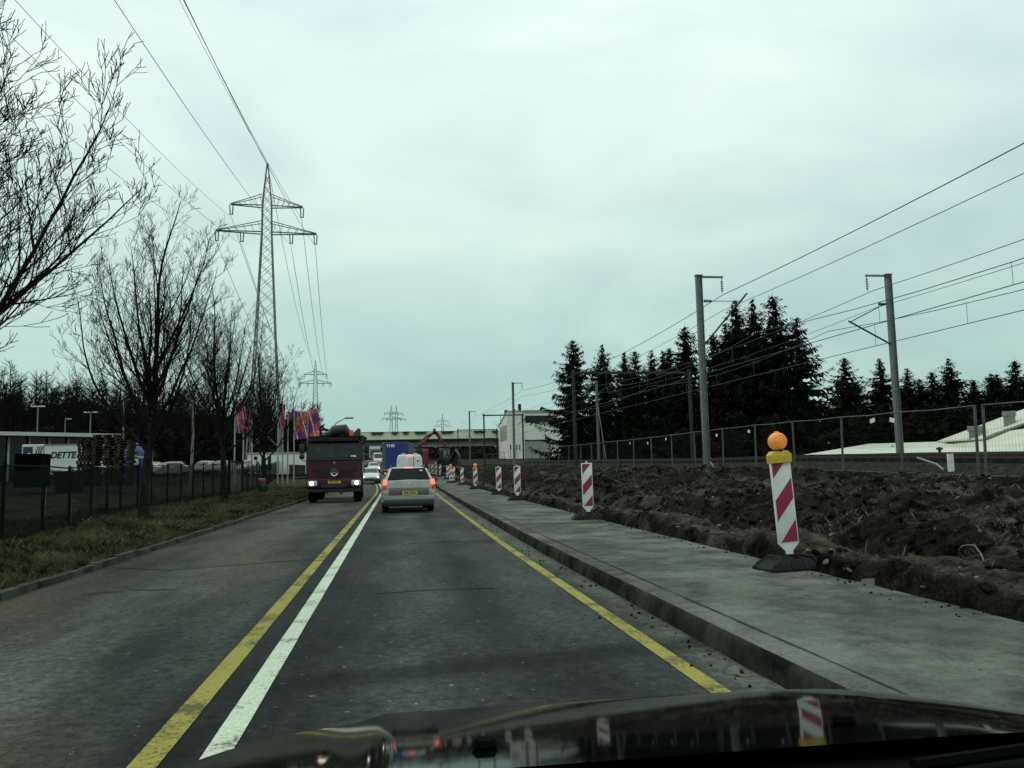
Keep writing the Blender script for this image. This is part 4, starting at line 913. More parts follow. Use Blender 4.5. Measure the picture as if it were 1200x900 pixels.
# ------------------------------------------------------------------ the yard on the left
t = thing('flat_roofed_hall', (-28.5, 87, .9), 'low glazed hall with a flat white edged roof behind the lorry trailer', 'building', rz=math.atan2(9, 9.3))
b = MB(); b.box((-14, 5.5, 4.55), (29.5, 13, .34)); b.build('roof', M['fascia'], t)
b = MB(); b.box((-14, 6, 2.1), (28.6, 11, 4.5)); b.build('wall', M['window'], t)
for i in range(17): b = MB(); b.box((-.2-i*1.75, .3, 2.15), (.16, .16, 4.6)); b.build('column', M['plaster_grey'], t)
for x in (-16.2, -18.1): b = MB(); b.box((x, .42, 2.3), (1.1, .06, 1.7)); b.build('window', M['fascia'], t)
t = thing('lorry_trailer', (-27.7, 66, .85), 'white lorry trailer lettered DETTE with a dark logo panel, behind the pallet stacks', 'trailer', rz=R(2))
Lx = 7.9
b = MB(); b.cbox((Lx*.365, 1.25, 1.9), (Lx*.73, 2.5, 2.3), .04); b.build('box_body', M['van_white'], t)
b = MB(); b.box((Lx*.87, 1.6, 1.85), (Lx*.26, 1.8, 2.2)); b.build('open_bay', M['black_matt'], t)
b = MB(); b.box((Lx*.87, 1.25, 3.02), (Lx*.27, 2.5, .08)); b.build('roof_edge', M['fascia'], t)
b = MB(); b.box((Lx*.5, 1.25, .62), (Lx, 2.2, .25)); b.build('chassis', M['black'], t)
b = MB(); b.box((Lx*.365+.78, -.015, 3.0), (4.2, .05, .1)); b.box((1.52, -.014, 1.9), (.05, .03, 2.2)); b.build('trim_rail', M['concrete'], t)
b = MB(); b.box((.42, -.012, 2.22), (.66, .02, 1.3)); b.build('logo_panel', M['navy'], t)
b = MB(); b.prism([(.22, 2.15), (.45, 2.42), (.66, 2.4), (.6, 2.2), (.5, 2.18), (.48, 2.05), (.3, 2.0)], -.04, -.02); b.build('logo_mark', M['sign_white'], t)
b = MB()
for k in range(3): b.prism([(.62+k*.16, 1.2), (.69+k*.16, 1.2), (1.16+k*.16, 2.9), (1.09+k*.16, 2.9)], -.035, -.0245)
for k in range(3): b.prism([(5.2+k*.2, 2.9), (5.28+k*.2, 2.9), (5.7+k*.02, 1.7), (5.62+k*.02, 1.7)], -.035, -.015)
b.build('stripes', M['navy'], t)
text_mesh('lettering', 'DETTE', .66, M['black'], t, (2.85, -.014, 2.2), shear=.25, ext=.008, bold=.026, sx=.9)
for x in (5.2, 6.4):
    b = MB(); b.lathe([(.25, -.15), (.46, -.14), (.5, -.1), (.5, .1), (.46, .14), (.25, .15)], (x, .25, .5), 16, 'y'); b.build('wheel', M['tyre'], t, 40)
# pallets
pm = MB()
for x in (-.36, 0, .36):
    for y in (-.5, 0, .5): pm.box((x, y, .06), (.1, .14, .08))
for x in (-.36, 0, .36): pm.box((x, 0, .011), (.1, 1.2, .02))
for y in (-.5, 0, .5): pm.box((0, y, .111), (.8, .14, .02))
for i in range(5): pm.box((-.34+i*.17, 0, .134), (.12, 1.2, .024))
rr = random.Random(31); pal0 = None
for sx, n in ((-15.62, 17), (-14.75, 18), (-14.1, 16)):
    for k in range(n):
        loc = (sx+rr.uniform(-.06, .06), 45+rr.uniform(-.08, .08), .86+k*.148)
        if pal0 is None: pal0 = tag(pm.build('wooden_pallet', M['wood']), 'weathered wooden pallet in the tall stacks in front of the trailer', 'pallet', 'wooden pallets stacked in the yard'); o = pal0; o.location = loc
        else: o = dup(pal0, loc)
        o.rotation_euler.z = R(90)+rr.uniform(-.08, .08) if n != 17 else rr.uniform(-.08, .08)
t = thing('open_crate', (-16.3, 40, .86), 'dark open topped crate in front of the white trailer', 'crate')
b = MB()
for (c, d) in (((0, -.5, .85), (1.1, .05, 1.5)), ((0, .5, .85), (1.1, .05, 1.5)), ((-.53, 0, .85), (.05, .95, 1.5)), ((.53, 0, .85), (.05, .95, 1.5)), ((0, 0, .12), (1.04, .94, .05))): b.box(c, d)
for i in range(4): b.box((-.42+i*.28, -.54, .85), (.06, .03, 1.48))
b.build('crate_wall', M['black_matt'], t)
t = thing('red_skip', (-15.25, 41.5, .45), 'low red skip partly hidden behind the fence', 'skip')
b = MB(); b.loft([[(-.4, -.5, .1), (.4, -.5, .1), (.4, .5, .1), (-.4, .5, .1)], [(-.5, -.6, 1.15), (.5, -.6, 1.15), (.5, .6, 1.15), (-.5, .6, 1.15)]]); b.build('skip_body', M['maroon'], t)
b = MB(); b.box((0, -.62, 1.17), (1.1, .07, .08)); b.box((0, .62, 1.17), (1.1, .07, .08)); b.build('rim_bar', M['maroon'], t)
t = thing('work_bench', (-14.3, 43.0, .86), 'white topped table in front of the pallets', 'table')
b = MB(); b.box((0, 0, 1.0), (.9, .6, .05)); b.build('table_top', M['sign_white'], t)
for x in (-.4, .4):
    for y in (-.25, .25): b = MB(); b.box((x, y, .5), (.05, .05, 1.0)); b.build('leg', M['darksteel'], t)
t = thing('covered_tank', (-19.9, 66.5, .85), 'round blue covered tank at the end of the trailer', 'tank')
b = MB(); b.lathe([(.9, 0), (.95, 1.9), (.85, 2.4), (.55, 2.75), (.1, 2.88)], n=20); b.build('tank_body', M['blue_tarp'], t, 50)
b = MB(); b.lathe([(.97, 1.86), (.985, 1.95), (.97, 2.04)], n=20); b.build('rim_band', M['plaster_grey'], t, 50)
def person(loc, label):
    t = thing('person', loc, label, 'person')
    me = bpy.data.meshes.new('body')
    J = [(0, 0, .95), (0, 0, 1.15), (0, 0, 1.38), (0, -.01, 1.5), (0, -.02, 1.62), (0, -.02, 1.74), (.19, 0, 1.40), (.25, -.04, 1.15), (.22, -.18, .95), (-.19, 0, 1.40), (-.25, -.02, 1.14), (-.22, -.12, .93), (.10, 0, .9), (.11, -.02, .5), (.11, .02, .08), (.11, -.12, .03), (-.10, 0, .9), (-.11, .03, .5), (-.11, .05, .08), (-.11, -.09, .03)]
    E_ = [(0, 1), (1, 2), (2, 3), (3, 4), (4, 5), (2, 6), (6, 7), (7, 8), (2, 9), (9, 10), (10, 11), (0, 12), (12, 13), (13, 14), (14, 15), (0, 16), (16, 17), (17, 18), (18, 19)]
    r_ = [.15, .15, .17, .06, .095, .085, .075, .055, .04, .075, .055, .04, .095, .065, .045, .04, .095, .065, .045, .04]
    me.from_pydata(J, E_, []); o = bpy.data.objects.new('body', me); COL.objects.link(o)
    md = o.modifiers.new('s', 'SKIN'); o.modifiers.new('d', 'SUBSURF').render_levels = 1; o.modifiers['d'].levels = 1
    for v, q in zip(me.skin_vertices[0].data, r_): v.radius = (q, q*.8)
    me.skin_vertices[0].data[0].use_root = True
    bpy.context.view_layer.update()
    m2 = bpy.data.meshes.new_from_object(o.evaluated_get(bpy.context.evaluated_depsgraph_get())); bpy.data.objects.remove(o)
    m2.materials.clear()
    for q in (M['cloth_dark'], M['skin']): m2.materials.append(q)
    for p in m2.polygons: p.material_index = 1 if p.center.z > 1.5 or (p.center.z < 1.0 and abs(p.center.x) > .19 and p.center.z > .8) else 0; p.use_smooth = True
    o = bpy.data.objects.new('body', m2); COL.objects.link(o); o.parent = t
    b = MB(); b.lathe([(.105, 1.70), (.11, 1.76), (.085, 1.83), (.02, 1.85)], (0, .0, 0), 12); b.build('hair', M['cloth_dark'], t, 60)
    b = MB(); b.cbox((.05, .02, 1.25), (.26, .30, .36), .08, 3); b.build('vest', M['cloth_white'], t, 40)
    return t
person((-14.25, 48, .88), 'person in dark clothes with a pale vest standing right of the pallets')
# lamps in the yard
GL = 'tall lamps in the yard'
for (x, y, zt, two, lb) in ((-38.4, 95, 9.1, 1, 'tall double headed yard lamp standing left of the other lamps'), (-41.2, 110, 8.7, 0, 'single headed yard lamp with a bent tip between the double ones'), (-33, 95, 8.4, 1, 'double headed yard lamp above the end of the flat roof')):
    z0 = g(y)+.8; t = thing('yard_lamp', (x, y, z0), lb, 'lamp', GL); h = zt-z0
    b = MB(); b.tube([(0, 0, 0), (0, 0, h)], [.1, .06], 8); b.build('lamp_pole', M['steel'], t)
    for s in ((-1, 1) if two else (1,)): b = MB(); b.cbox((s*.38, 0, h+.03), (.62, .3, .12), .04); b.build('lamp_head', M['fascia'], t)
t = thing('street_lamp', (-5.9, 76, g(76)), 'curved arm street lamp rising behind the red truck', 'lamp')
b = MB(); b.tube([(0, 0, 0), (0, 0, 4.2), (.15, 0, 5.0), (.6, 0, 5.6), (1.3, 0, 5.95)], [.08, .06, .05, .045, .04], 8); b.build('lamp_pole', M['steel'], t, 60)
b = MB(); b.cbox((1.7, 0, 6.0), (.8, .22, .12), .04); b.build('lamp_head', M['concrete_dark'], t)
# flags
def flag(x, y, top, w_, h_, label, kind, grp='banner flags by the yard entrance'):
    z0 = verge_z(x, y)-.3; t = thing('banner_flag', (x, y, z0), label, 'flag', grp); H = top-z0
    b = MB(); b.tube([(0, 0, 0), (0, 0, H)], [.075, .05], 10); b.build('flagpole', M['flagwhite'], t, 60)
    if not w_: return t
    def F(u, v): return (.06+u*w_, .07*math.sin(u*5+v*2+x)*u+.04*math.sin(v*5+x), H-.1-v*h_-.14*u*math.sin(v*2+x))
    rr = random.Random(int(x*100)); b = MB(); n = 20; mm = 28
    b.grid([i/n for i in range(n+1)], [j/mm for j in range(mm+1)], F)
    for j in range(mm):
        for i in range(n):
            u, v = (i+.5)/n, (j+.5)/mm; q = 0
            a = u*.7+v*h_/w_*.34+kind*.31+.1*math.sin(u*6)
            q = 1 if (a % 1.0) < .5 else 0
            if abs(u-v*.8-.15*kind) < .07 or (u > .55 and .55 < v < .85 and (u+v*2) % .6 < .36): q = 1-q
            if (u*2.2-v*1.3+kind*.4) % 1.7 < .12: q = 2
            b.m[j*n+i] = q
    b.build('banner', [M['purple'], M['orange'], M['sign_white']], t, 0, fix=False); return t
flag(-9.55, 80, 7.3, 1.15, 2.7, 'purple and orange banner flag on the pole beside the red truck, left of two', 2)
flag(-8.35, 80.5, 7.5, 1.05, 2.6, 'purple and orange banner flag closest to the cab of the red truck', 0)
flag(-10.55, 76.5, 7.8, .55, 2.3, 'narrow purple flag hanging behind the last bare tree', 1)
flag(-10.2, 77, 7.5, 0, 0, 'bare white flagpole beside the narrow purple flag', 0)
flag(-9.8, 77.5, 7.1, .3, .9, 'white flagpole with a small furled flag beside the bare pole', 1)
flag(-13.1, 70, 7.3, .7, 2.4, 'orange and purple flag seen through the branches of the tree by the gate panel', 1)
flag(-12.5, 70.5, 6.9, .45, 1.9, 'narrow flag on the middle one of three poles behind the gate panel', 0)
flag(-11.9, 71, 6.7, 0, 0, 'bare white pole, right one of three behind the gate panel', 0)
t = thing('site_cabin', (-13.1, 95, g(95)+.5), 'long low white site cabin beyond the green fence by the flags', 'cabin')
b = MB(); b.cbox((0, 1.2, 1.3), (6.6, 2.4, 2.3), .04); b.build('cabin_body', M['plaster'], t)
b = MB(); b.box((0, 1.2, 2.55), (6.8, 2.6, .16)); b.build('roof', M['plaster_grey'], t)
for x in (-2.4, -1.6, -.9): b = MB(); b.box((x, -.02, 1.4), (.35, .05, 1.6)); b.build('window', M['window'], t)
b = MB(); b.box((0, 1.2, .02), (6, 2, .3)); b.build('skid', M['concrete_dark'], t)
tag(MB().prism([(-11.6, 1.2), (-9.0, .9), (-8.6, 1.3), (-8.9, 2.15), (-11.6, 2.3)], 93, 94.2).build('earth_mound', M['verge']), 'low grassy mound below the white site cabin', 'mound', kind='structure')
# ------------------------------------------------------------------ warning beacons
def make_beacon(lamp):
    t = thing('warning_beacon', (0, 0, 0), 'x', 'warning beacon', 'red and white warning beacons along the pavement')
    b = MB()
    b.loft([[(-.37, -.20, 0), (.37, -.20, 0), (.37, .20, 0), (-.37, .20, 0)], [(-.37, -.2, .025), (.37, -.2, .025), (.37, .2, .025), (-.37, .2, .025)], [(-.25, -.15, .115), (.25, -.15, .115), (.25, .15, .115), (-.25, .15, .115)]])
    for x in (-.27, -.09, .09, .27):
        k = abs(x)
        b.loft([[(x-.045, -.215, .02), (x+.045, -.215, .02), (x+.045, -.19, .02), (x-.045, -.19, .02)], [(x*.8-.04, -.165, .125), (x*.8+.04, -.165, .125), (x*.8+.04, -.13, .125), (x*.8-.04, -.13, .125)]])
        b.box((x*.8, 0, .122), (.05, .27, .02))
    for s in (-1, 1): b.tube([(s*.33, -.17, .05), (s*.2, -.12, .14), (s*.2, .12, .14), (s*.33, .17, .05)], .022, 6)
    b.box((0, 0, .13), (.12, .12, .07)); b.build('base_plate', M['rubber'], t)
    z0, H, W = .28, .99, .125
    b = MB(); b.cbox((0, 0, z0+H/2), (.25, .032, H), .008, 2); b.prism([(-.125, z0+.004), (.125, z0+.004), (.045, z0-.08), (.032, z0-.17), (-.032, z0-.17), (-.045, z0-.08)], -.013, .013)
    b.box((0, 0, z0+H+.02), (.035, .02, .06))
    p = b.build('blade', M['sign_white'], t, 40)
    b = MB(); a = .108; zt = z0+H-.02; zb = z0+.02; hh = zt-zb; P = lambda x, v: (x, zt-v*hh)
    b.prism([P(-a, 0), P(a*.9, 0), P(-a, .245)], -.0205, -.0158); b.prism([P(-a, .51), P(a, .255), P(a, .495), P(-a, .75)], -.0205, -.0158); b.prism([P(a, .745), P(a, 1), P(-a*.85, 1)], -.0205, -.0158)
    b.build('red_stripes', M['sign_red'], p)
    if lamp:
        b = MB(); b.loft([[(-.125, -.055, z0+H-.085), (.125, -.055, z0+H-.085), (.125, .055, z0+H-.085), (-.125, .055, z0+H-.085)], [(-.125, -.06, z0+H+.005), (.125, -.06, z0+H+.005), (.125, .06, z0+H+.005), (-.125, .06, z0+H+.005)], [(-.09, -.045, z0+H+.048), (.09, -.045, z0+H+.048), (.09, .045, z0+H+.048), (-.09, .045, z0+H+.048)]])
        q = b.build('battery_case', M['lamp_yellow'], t, 30)
        b = MB(); b.lathe([(.05, z0+H+.04), (.06, z0+H+.06), (.045, z0+H+.08)], n=14); b.build('lamp_neck', M['black'], q)
        b = MB(); zc = z0+H+.155
        pr = [(.02, -.082), (.06, -.075), (.09, -.055), (.1, -.03), (.104, 0), (.1, .03), (.09, .055), (.06, .075), (.02, .082)]
        b.lathe(pr, (0, 0, zc), 24, 'y')
        for r_ in (.04, .07): b.lathe([(r_-.006, -.081+r_*.12), (r_, -.088+r_*.12), (r_+.006, -.081+r_*.12)], (0, 0, zc), 24, 'y')
        b.box((0, 0, zc+.105), (.03, .05, .02)); b.build('lens', M['lens'], t, 40)
    return t
BK = [(4.37, 8.8, 1, -.06, .18, 'large leaning striped beacon with amber lamp on a yellow case at the pavement edge'),
      (4.33, 18.4, 0, -.012, -.05, 'lone lampless striped beacon between the large lamp beacon and the pair'),
      (4.5, 30.6, 0, .004, .1, 'lampless striped beacon, right and closer one of a pair on the pavement'),
      (4.68, 37.6, 0, -.01, -.1, 'lampless striped beacon, left and farther one of the pair on the pavement'),
      (4.72, 49.3, 1, .0, .0, 'second beacon with amber lamp on yellow case, beyond the lampless pair'),
      (4.95, 62, 0, -.02, .1, 'small lampless beacon standing just past the second lamp beacon'),
      (4.78, 69, 0, .0, .0, 'far beacon at the right of a close twin by the kerb'), (4.48, 68, 1, .0, .0, 'far beacon with a yellow lamp at the left of a close twin'),
      (4.95, 80, 0, .02, .1, 'far beacon peeping out behind the close twin'), (4.75, 90, 0, .02, 0, 'tilted far beacon at the right end of the distant cluster'),
      (4.45, 92, 1, -.02, 0, 'far beacon with a lamp in the distant cluster'), (4.2, 95, 0, -.07, 0, 'leaning far beacon in the middle of the distant cluster'), (3.95, 99, 0, -.1, 0, 'leaning far beacon at the left of the distant cluster'),
      (3.7, 105, 0, -.1, 0, 'most distant beacon, beside the red crane truck')]
pro = {0: None, 1: None}
for x, y, lamp, tl, rz, lb in BK:
    loc = (x, y, g(y)+.17)
    if pro[lamp] is None: o = pro[lamp] = make_beacon(lamp); o.location = loc; o['label'] = lb
    else: o = dup(pro[lamp], loc, lb)
    o.rotation_euler.z = rz
    for ch in o.children:
        if not ch.name.startswith('base'): ch.rotation_euler = (0, tl, -rz*.7)

# ------------------------------------------------------------------ vehicles (rear at local y=0, driving towards +y)
def wheels(t, xs, ys, r, wd):
    for y in ys:
        for s in (-1, 1):
            x = s*xs
            b = MB(); b.lathe([(r*.62, -wd/2), (r*.93, -wd/2), (r, -wd*.36), (r, wd*.36), (r*.93, wd/2), (r*.62, wd/2)], (x, y, r), 24, 'x', closed=True); q = b.build('wheel', M['tyre'], t, 40)
            b = MB(); b.lathe([(r*.1, -wd*.3), (r*.64, -wd*.25), (r*.64, wd*.25), (r*.1, wd*.3)], (x, y, r), 20, 'x')
            for k in range(5):
                a = k*1.2566; b.box((x+s*wd*.42, y+math.cos(a)*r*.34, r+math.sin(a)*r*.34), (.03, r*.16, r*.55), rx=-a+math.pi/2)
            b.build('rim', M['rim'], q, 40)
KINDS_ = {  # stations: y, zbottom, zbelt, ztop, half-width low, belt, roof
 'estate': dict(st=[(0, .42, .72, .78, .78, .80, .76), (.05, .30, .93, 1.02, .83, .845, .76), (.12, .26, .96, 1.07, .85, .86, .74), (.42, .24, .97, 1.415, .86, .87, .60), (.62, .22, .97, 1.46, .865, .875, .60), (1.6, .2, .96, 1.485, .87, .88, .615), (2.5, .2, .95, 1.46, .87, .88, .61), (3.05, .2, .94, 1.36, .87, .875, .60), (3.65, .22, .93, 1.0, .865, .86, .72), (4.2, .24, .82, .88, .83, .82, .68), (4.42, .3, .68, .74, .78, .76, .64), (4.5, .4, .55, .62, .66, .66, .58)],
      rw=((.685, .115, 1.065), (.545, .43, 1.425)), ws=((.70, 3.62, 1.02), (.57, 3.07, 1.365)), sw=[(.62, 2.95)], wheel=(.745, (.85, 3.5), .315, .2), head=(4.40, .62, .62), L=4.5),
 'hatch': dict(st=[(0, .4, .7, .76, .74, .76, .7), (.06, .3, .9, 1.0, .8, .81, .72), (.15, .26, .92, 1.06, .82, .83, .7), (.5, .24, .94, 1.40, .83, .84, .58), (.8, .22, .94, 1.45, .835, .845, .58), (1.9, .2, .93, 1.46, .84, .85, .59), (2.45, .2, .92, 1.36, .84, .85, .58), (3.05, .22, .91, .98, .835, .83, .68), (3.6, .24, .8, .86, .81, .79, .62), (3.9, .3, .66, .72, .74, .72, .6), (4.0, .4, .55, .6, .62, .62, .5)],
      rw=((.65, .15, 1.05), (.52, .5, 1.405)), ws=((.66, 3.02, 1.0), (.55, 2.47, 1.365)), sw=[(.6, 2.4)], wheel=(.72, (.65, 3.15), .3, .19), head=(3.88, .6, .6), L=4.0),
 'van': dict(st=[(0, .45, 1.2, 2.30, .93, .97, .84), (.06, .4, 1.25, 2.42, .96, .99, .86), (.3, .38, 1.25, 2.48, .97, 1.0, .87), (2, .36, 1.25, 2.52, .97, 1.0, .88), (3.4, .36, 1.25, 2.48, .97, 1.0, .86), (3.9, .36, 1.25, 2.32, .97, .99, .82), (4.55, .36, 1.22, 1.36, .96, .97, .85), (5.1, .38, 1.0, 1.1, .92, .92, .8), (5.3, .45, .8, .86, .85, .84, .75)],
      rw=None, ws=((.80, 4.55, 1.36), (.74, 3.95, 2.29)), sw=[(3.0, 3.85)], wheel=(.84, (1.0, 4.3), .34, .24), head=(5.15, .72, .78), L=5.3)}
def skinq(b, P, d=.008):
    P = [Vector(p) for p in P]; n = (P[1]-P[0]).cross(P[-1]-P[0]).normalized()*d; k = len(P)
    b.add([p-n for p in P]+[p+n for p in P], [tuple(range(k))[::-1], tuple(range(k, 2*k))]+[(i, (i+1) % k, k+(i+1) % k, k+i) for i in range(k)])
def car(label, loc, rz, kind, pt, group=None, detail=2, rear='none', lit=False, plate=None, name='car', cat='car'):
    K = KINDS_[kind]; t = thing(name, loc, label, cat, group, rz); S = K['st']
    def ring(s):
        y, zb, ze, zt, a, c, e = s
        h = [(0, zb), (a*.86, zb), (a, zb+.1), (c, zb+(ze-zb)*.6), (c*.995, ze), (e+(c-e)*.12, zt-(zt-ze)*.16), (e*.88, zt-.012), (0, zt+.012)]
        return [(x, y, z) for x, z in h]+[(-x, y, z) for x, z in h[-2:0:-1]]
    b = MB(); b.loft([ring(s) for s in S]); b.build('body', M[pt], t, 38)
    wx, wy, wr, ww = K['wheel']; wheels(t, wx, wy, wr, ww)
    if K['rw']:
        (a, y0, z0), (c, y1, z1) = K['rw']; b = MB(); skinq(b, [(-a, y0-.012, z0), (a, y0-.012, z0), (c, y1-.02, z1), (-c, y1-.02, z1)], .012); b.build('rear_window', M['tinted'], t)
    (a, y0, z0), (c, y1, z1) = K['ws']; b = MB(); skinq(b, [(a, y0+.01, z0), (-a, y0+.01, z0), (-c, y1+.02, z1), (c, y1+.02, z1)], .012); b.build('windscreen', M['glass'], t)
    def at(y):
        for p, q in zip(S, S[1:]):
            if p[0] <= y <= q[0]: k = (y-p[0])/(q[0]-p[0]); return [u+(v-u)*k for u, v in zip(p, q)]
        return S[-1]
    for s in (-1, 1):
        for ya, yb in K['sw']:
            n = 4; pts = []; top = []
            for i in range(n+1):
                y = ya+(yb-ya)*i/n; _, zb, ze, zt, aa, cc, ee = at(y); pts.append((s*(cc*.995+.004), y, ze+.02)); xe = ee+(cc-ee)*.12; ze2 = zt-(zt-ze)*.16
                k = .9; top.append((s*(cc*.995+(xe-cc*.995)*k+.006), y, ze+(ze2-ze)*k))
            b = MB(); b.add(pts+top, [(i, i+1, n+1+i+1, n+1+i) for i in range(n)]); b.build('side_window', M['glass'], t)
        yM = K['sw'][-1][1]-.05; _, zb, ze, zt, aa, cc, ee = at(yM); b = MB(); b.cbox((s*(cc+.13), yM, ze+.08), (.22, .1, .15), .035, 2); b.build('mirror', M['black'], t, 40)
        hy, hx, hz = K['head']; b = MB(); b.cbox((s*hx, hy, hz), (.24, .2, .13), .04, 2); b.build('headlight', M['head_lit'] if lit == 'front' else M['lamp_glass'], t, 40)
    b = MB(); L_ = K['L']; b.cbox((0, L_-.02, .42), (1.1, .12, .16), .03); b.build('grille', M['black'], t)
    return t
# silver estate ahead
t = car('silver estate car with lit brake lights driving ahead in the lane', (.42, 27.0, 0), R(1.5), 'estate', 'silver')
b = MB(); b.cbox((0, .0, .47), (1.68, .14, .17), .05, 3); b.cbox((0, -.03, .53), (1.70, .09, .05), .02, 2); b.cbox((-.75, .02, .62), (.2, .12, .2), .03, 2); b.cbox((.75, .02, .62), (.2, .12, .2), .03, 2); b.build('bumper', M['silver'], t, 40)
b = MB(); b.cbox((0, .03, .31), (1.62, .2, .2), .04, 2); b.build('lower_valance', M['black'], t, 40)
b = MB(); b.cbox((0, .0, .655), (1.26, .05, .22), .02, 2); r_ = b.build('plate_recess', M['silver_dark'], t, 40)
b = MB(); b.box((0, -.035, .64), (.54, .02, .125)); q = b.build('number_plate', M['plate'], t)
text_mesh('plate_lettering', 'KB 7620', .10, M['black'], q, (.03, -.047, .64), ext=.001, bold=.003)
b = MB(); b.box((-.245, -.0465, .64), (.045, .003, .11)); b.build('plate_band', M['navy'], q)
for s in (-1, 1):
    b = MB(); b.cbox((s*.775, .05, .985), (.12, .16, .17), .03, 2); o = b.build('tail_light', M['tail_lit'], t, 40)
    b = MB(); b.cbox((s*.785, .045, .83), (.115, .15, .15), .03, 2); b.build('tail_light_lower', M['tail'], o, 40)
    b = MB(); b.tube([(s*.56, .5, 1.475), (s*.55, 1.0, 1.52), (s*.55, 2.3, 1.53), (s*.56, 2.7, 1.475)], .016, 6); b.build('roof_rail', M['black'], t, 60)
b = MB(); b.cbox((0, .43, 1.435), (.26, .06, .045), .015, 2); b.build('high_brake_light', M['tail_lit'], t, 40)
b = MB(); b.tube([(0, .09, 1.06), (.05, .17, 1.13), (.42, .16, 1.10)], .011, 5); b.build('rear_wiper', M['black'], t)
b = MB(); b.box((0, .008, .785), (1.36, .03, .014)); b.build('tailgate_gap', M['black'], t)
b = MB(); b.lathe([(.038, -.012), (.048, 0), (.038, .012)], (0, .03, .915), 18, 'y'); b.box((0, .025, .915), (.1, .012, .014)); b.build('badge', M['chrome'], t, 40)
b = MB(); skinq(b, [(.36, .255, 1.335), (.45, .255, 1.335), (.45, .28, 1.365), (.36, .28, 1.365)], .004); b.build('window_sticker', M['sign_white'], t)
# white van ahead of it
t = car('white panel van with a lit high brake light just ahead of the silver estate', (1.0, 60.5, g(61)), 0, 'van', 'van_white', name='van', cat='van')
b = MB(); b.box((.03, -.005, 1.45), (.02, .03, 1.7)); b.box((.30, -.004, 1.45), (.06, .03, 1.7)); b.build('door_gap', M['silver_dark'], t)
b = MB(); b.cbox((0, .02, 2.36), (.34, .08, .12), .03, 2); b.build('high_brake_light', M['tail_lit'], t)
for s in (-1, 1): b = MB(); b.cbox((s*.88, .03, 1.15), (.14, .12, .5), .03); b.build('tail_light', M['tail_lit'], t, 40)
b = MB(); b.box((.62, -.03, 2.02), (.2, .03, .06)); b.box((.1, -.03, .75), (.5, .04, .1)); b.build('badge', M['black'], t)
b = MB(); b.cbox((0, -.02, .5), (1.85, .2, .2), .04); b.build('bumper', M['black'], t)
for s in (-1, 1): b = MB(); b.box((s*.45, 1.2, 2.55), (.3, 1.2, .08)); b.build('roof_bar', M['van_white'], t)
# oncoming traffic
G_ = None
car('white car following close behind the red truck with headlights lit', (-2.45, 79, g(77)), R(183), 'hatch', 'van_white', lit='front')
car('small white car in the oncoming queue behind the first white car', (-3.45, 124, g(122)), R(186), 'hatch', 'van_white', lit='front')
car('white van coming along the oncoming lane near the bridge', (-3.9, 176, g(174)), R(184), 'van', 'van_white', name='van', cat='van', lit='front')
car('dark car beside the white van in the oncoming lane', (-4.9, 150, g(148)), R(184), 'hatch', 'maroon')
t = thing('box_lorry', (-5.2, 204, g(204)), 'white lorry under the bridge at the far end of the road', 'truck', rz=R(183))
b = MB(); b.cbox((0, 3.6, 2.3), (2.5, 6.5, 2.6), .05); b.build('box_body', M['van_white'], t)
b = MB(); b.cbox((0, 7.7, 1.75), (2.4, 1.7, 2.5), .15, 3); b.build('cab', M['concrete'], t, 40)
b = MB(); b.box((0, 8.56, 2.2), (2.1, .04, .9)); b.build('windscreen', M['glass'], t)
wheels(t, 1.05, (1.6, 7.4), .48, .3)
# blue curtain lorry
t = thing('curtain_lorry', (-.05, 78.5, g(80)), 'lorry with a blue rear cover and a grey side ahead of the white van', 'truck', rz=R(-5))
b = MB(); b.cbox((0, 4.6, 2.5), (2.5, 9.2, 2.55), .04); b.build('box_body', M['grey_tarp'], t)
b = MB(); b.box((.12, -.03, 2.5), (2.24, .05, 2.5)); c_ = b.build('rear_cover', M['blue_tarp'], t)
b = MB(); b.box((-.95, -.07, 2.45), (.1, .03, 2.3)); b.build('corner_strip', M['grey_tarp'], t)
text_mesh('lettering', 'YHB', .42, M['sign_white'], c_, (-.45, -.058, 3.42), ext=.004, bold=.012)
b = MB(); b.cbox((0, 4.5, .95), (2.3, 9, .35), .03); b.cbox((0, .0, .8), (2.4, .12, .16), .02); b.build('chassis', M['black'], t)
b = MB(); b.cbox((-.3, -.05, 1.17), (1.9, .1, .16), .02); b.build('tail_board', M['concrete'], t)
for s in (-1, 1):
    for k in (0, 1): b = MB(); b.cbox((s*(.9-.28*k), -.08, .84), (.2, .06, .13), .02); b.build('tail_light', M['tail_lit'] if k == 0 else M['tail'], t)
b = MB(); b.cbox((0, 10.6, 1.95), (2.45, 2.0, 2.7), .15, 3); b.build('cab', M['grey_tarp'], t, 40)
wheels(t, 1.02, (2.2, 3.4, 10.4), .5, .34)
# red crane truck at work beside the lane
t = thing('crane_truck', (2.15, 88, g(90)), 'red truck with a folding loader crane reaching over the road works', 'truck', rz=R(-2))
b = MB(); b.cbox((0, 5.4, 1.25), (2.4, 8.6, .3), .03); b.build('flatbed', M['darksteel'], t)
b = MB(); b.cbox((0, .4, 1.15), (2.4, .3, .7), .04); b.box((0, 4.5, .9), (1.1, 8, .3)); b.build('chassis', M['black'], t)
b = MB(); b.cbox((.15, 8.9, 2.1), (2.35, 1.9, 2.5), .14, 3); b.build('cab', M['red_paint'], t, 40)
b = MB(); b.cbox((0, .6, 1.85), (2.4, .08, .8), .02); b.build('tailboard', M['red_paint'], t); b = MB(); b.cbox((0, 7.2, 2.3), (2.3, .1, 1.5), .03); b.build('headboard', M['red_paint'], t)
for s in (-1, 1): b = MB(); b.cbox((s*.98, .2, 1.0), (.24, .08, .2), .03); b.build('tail_light', M['tail_lit'], t)
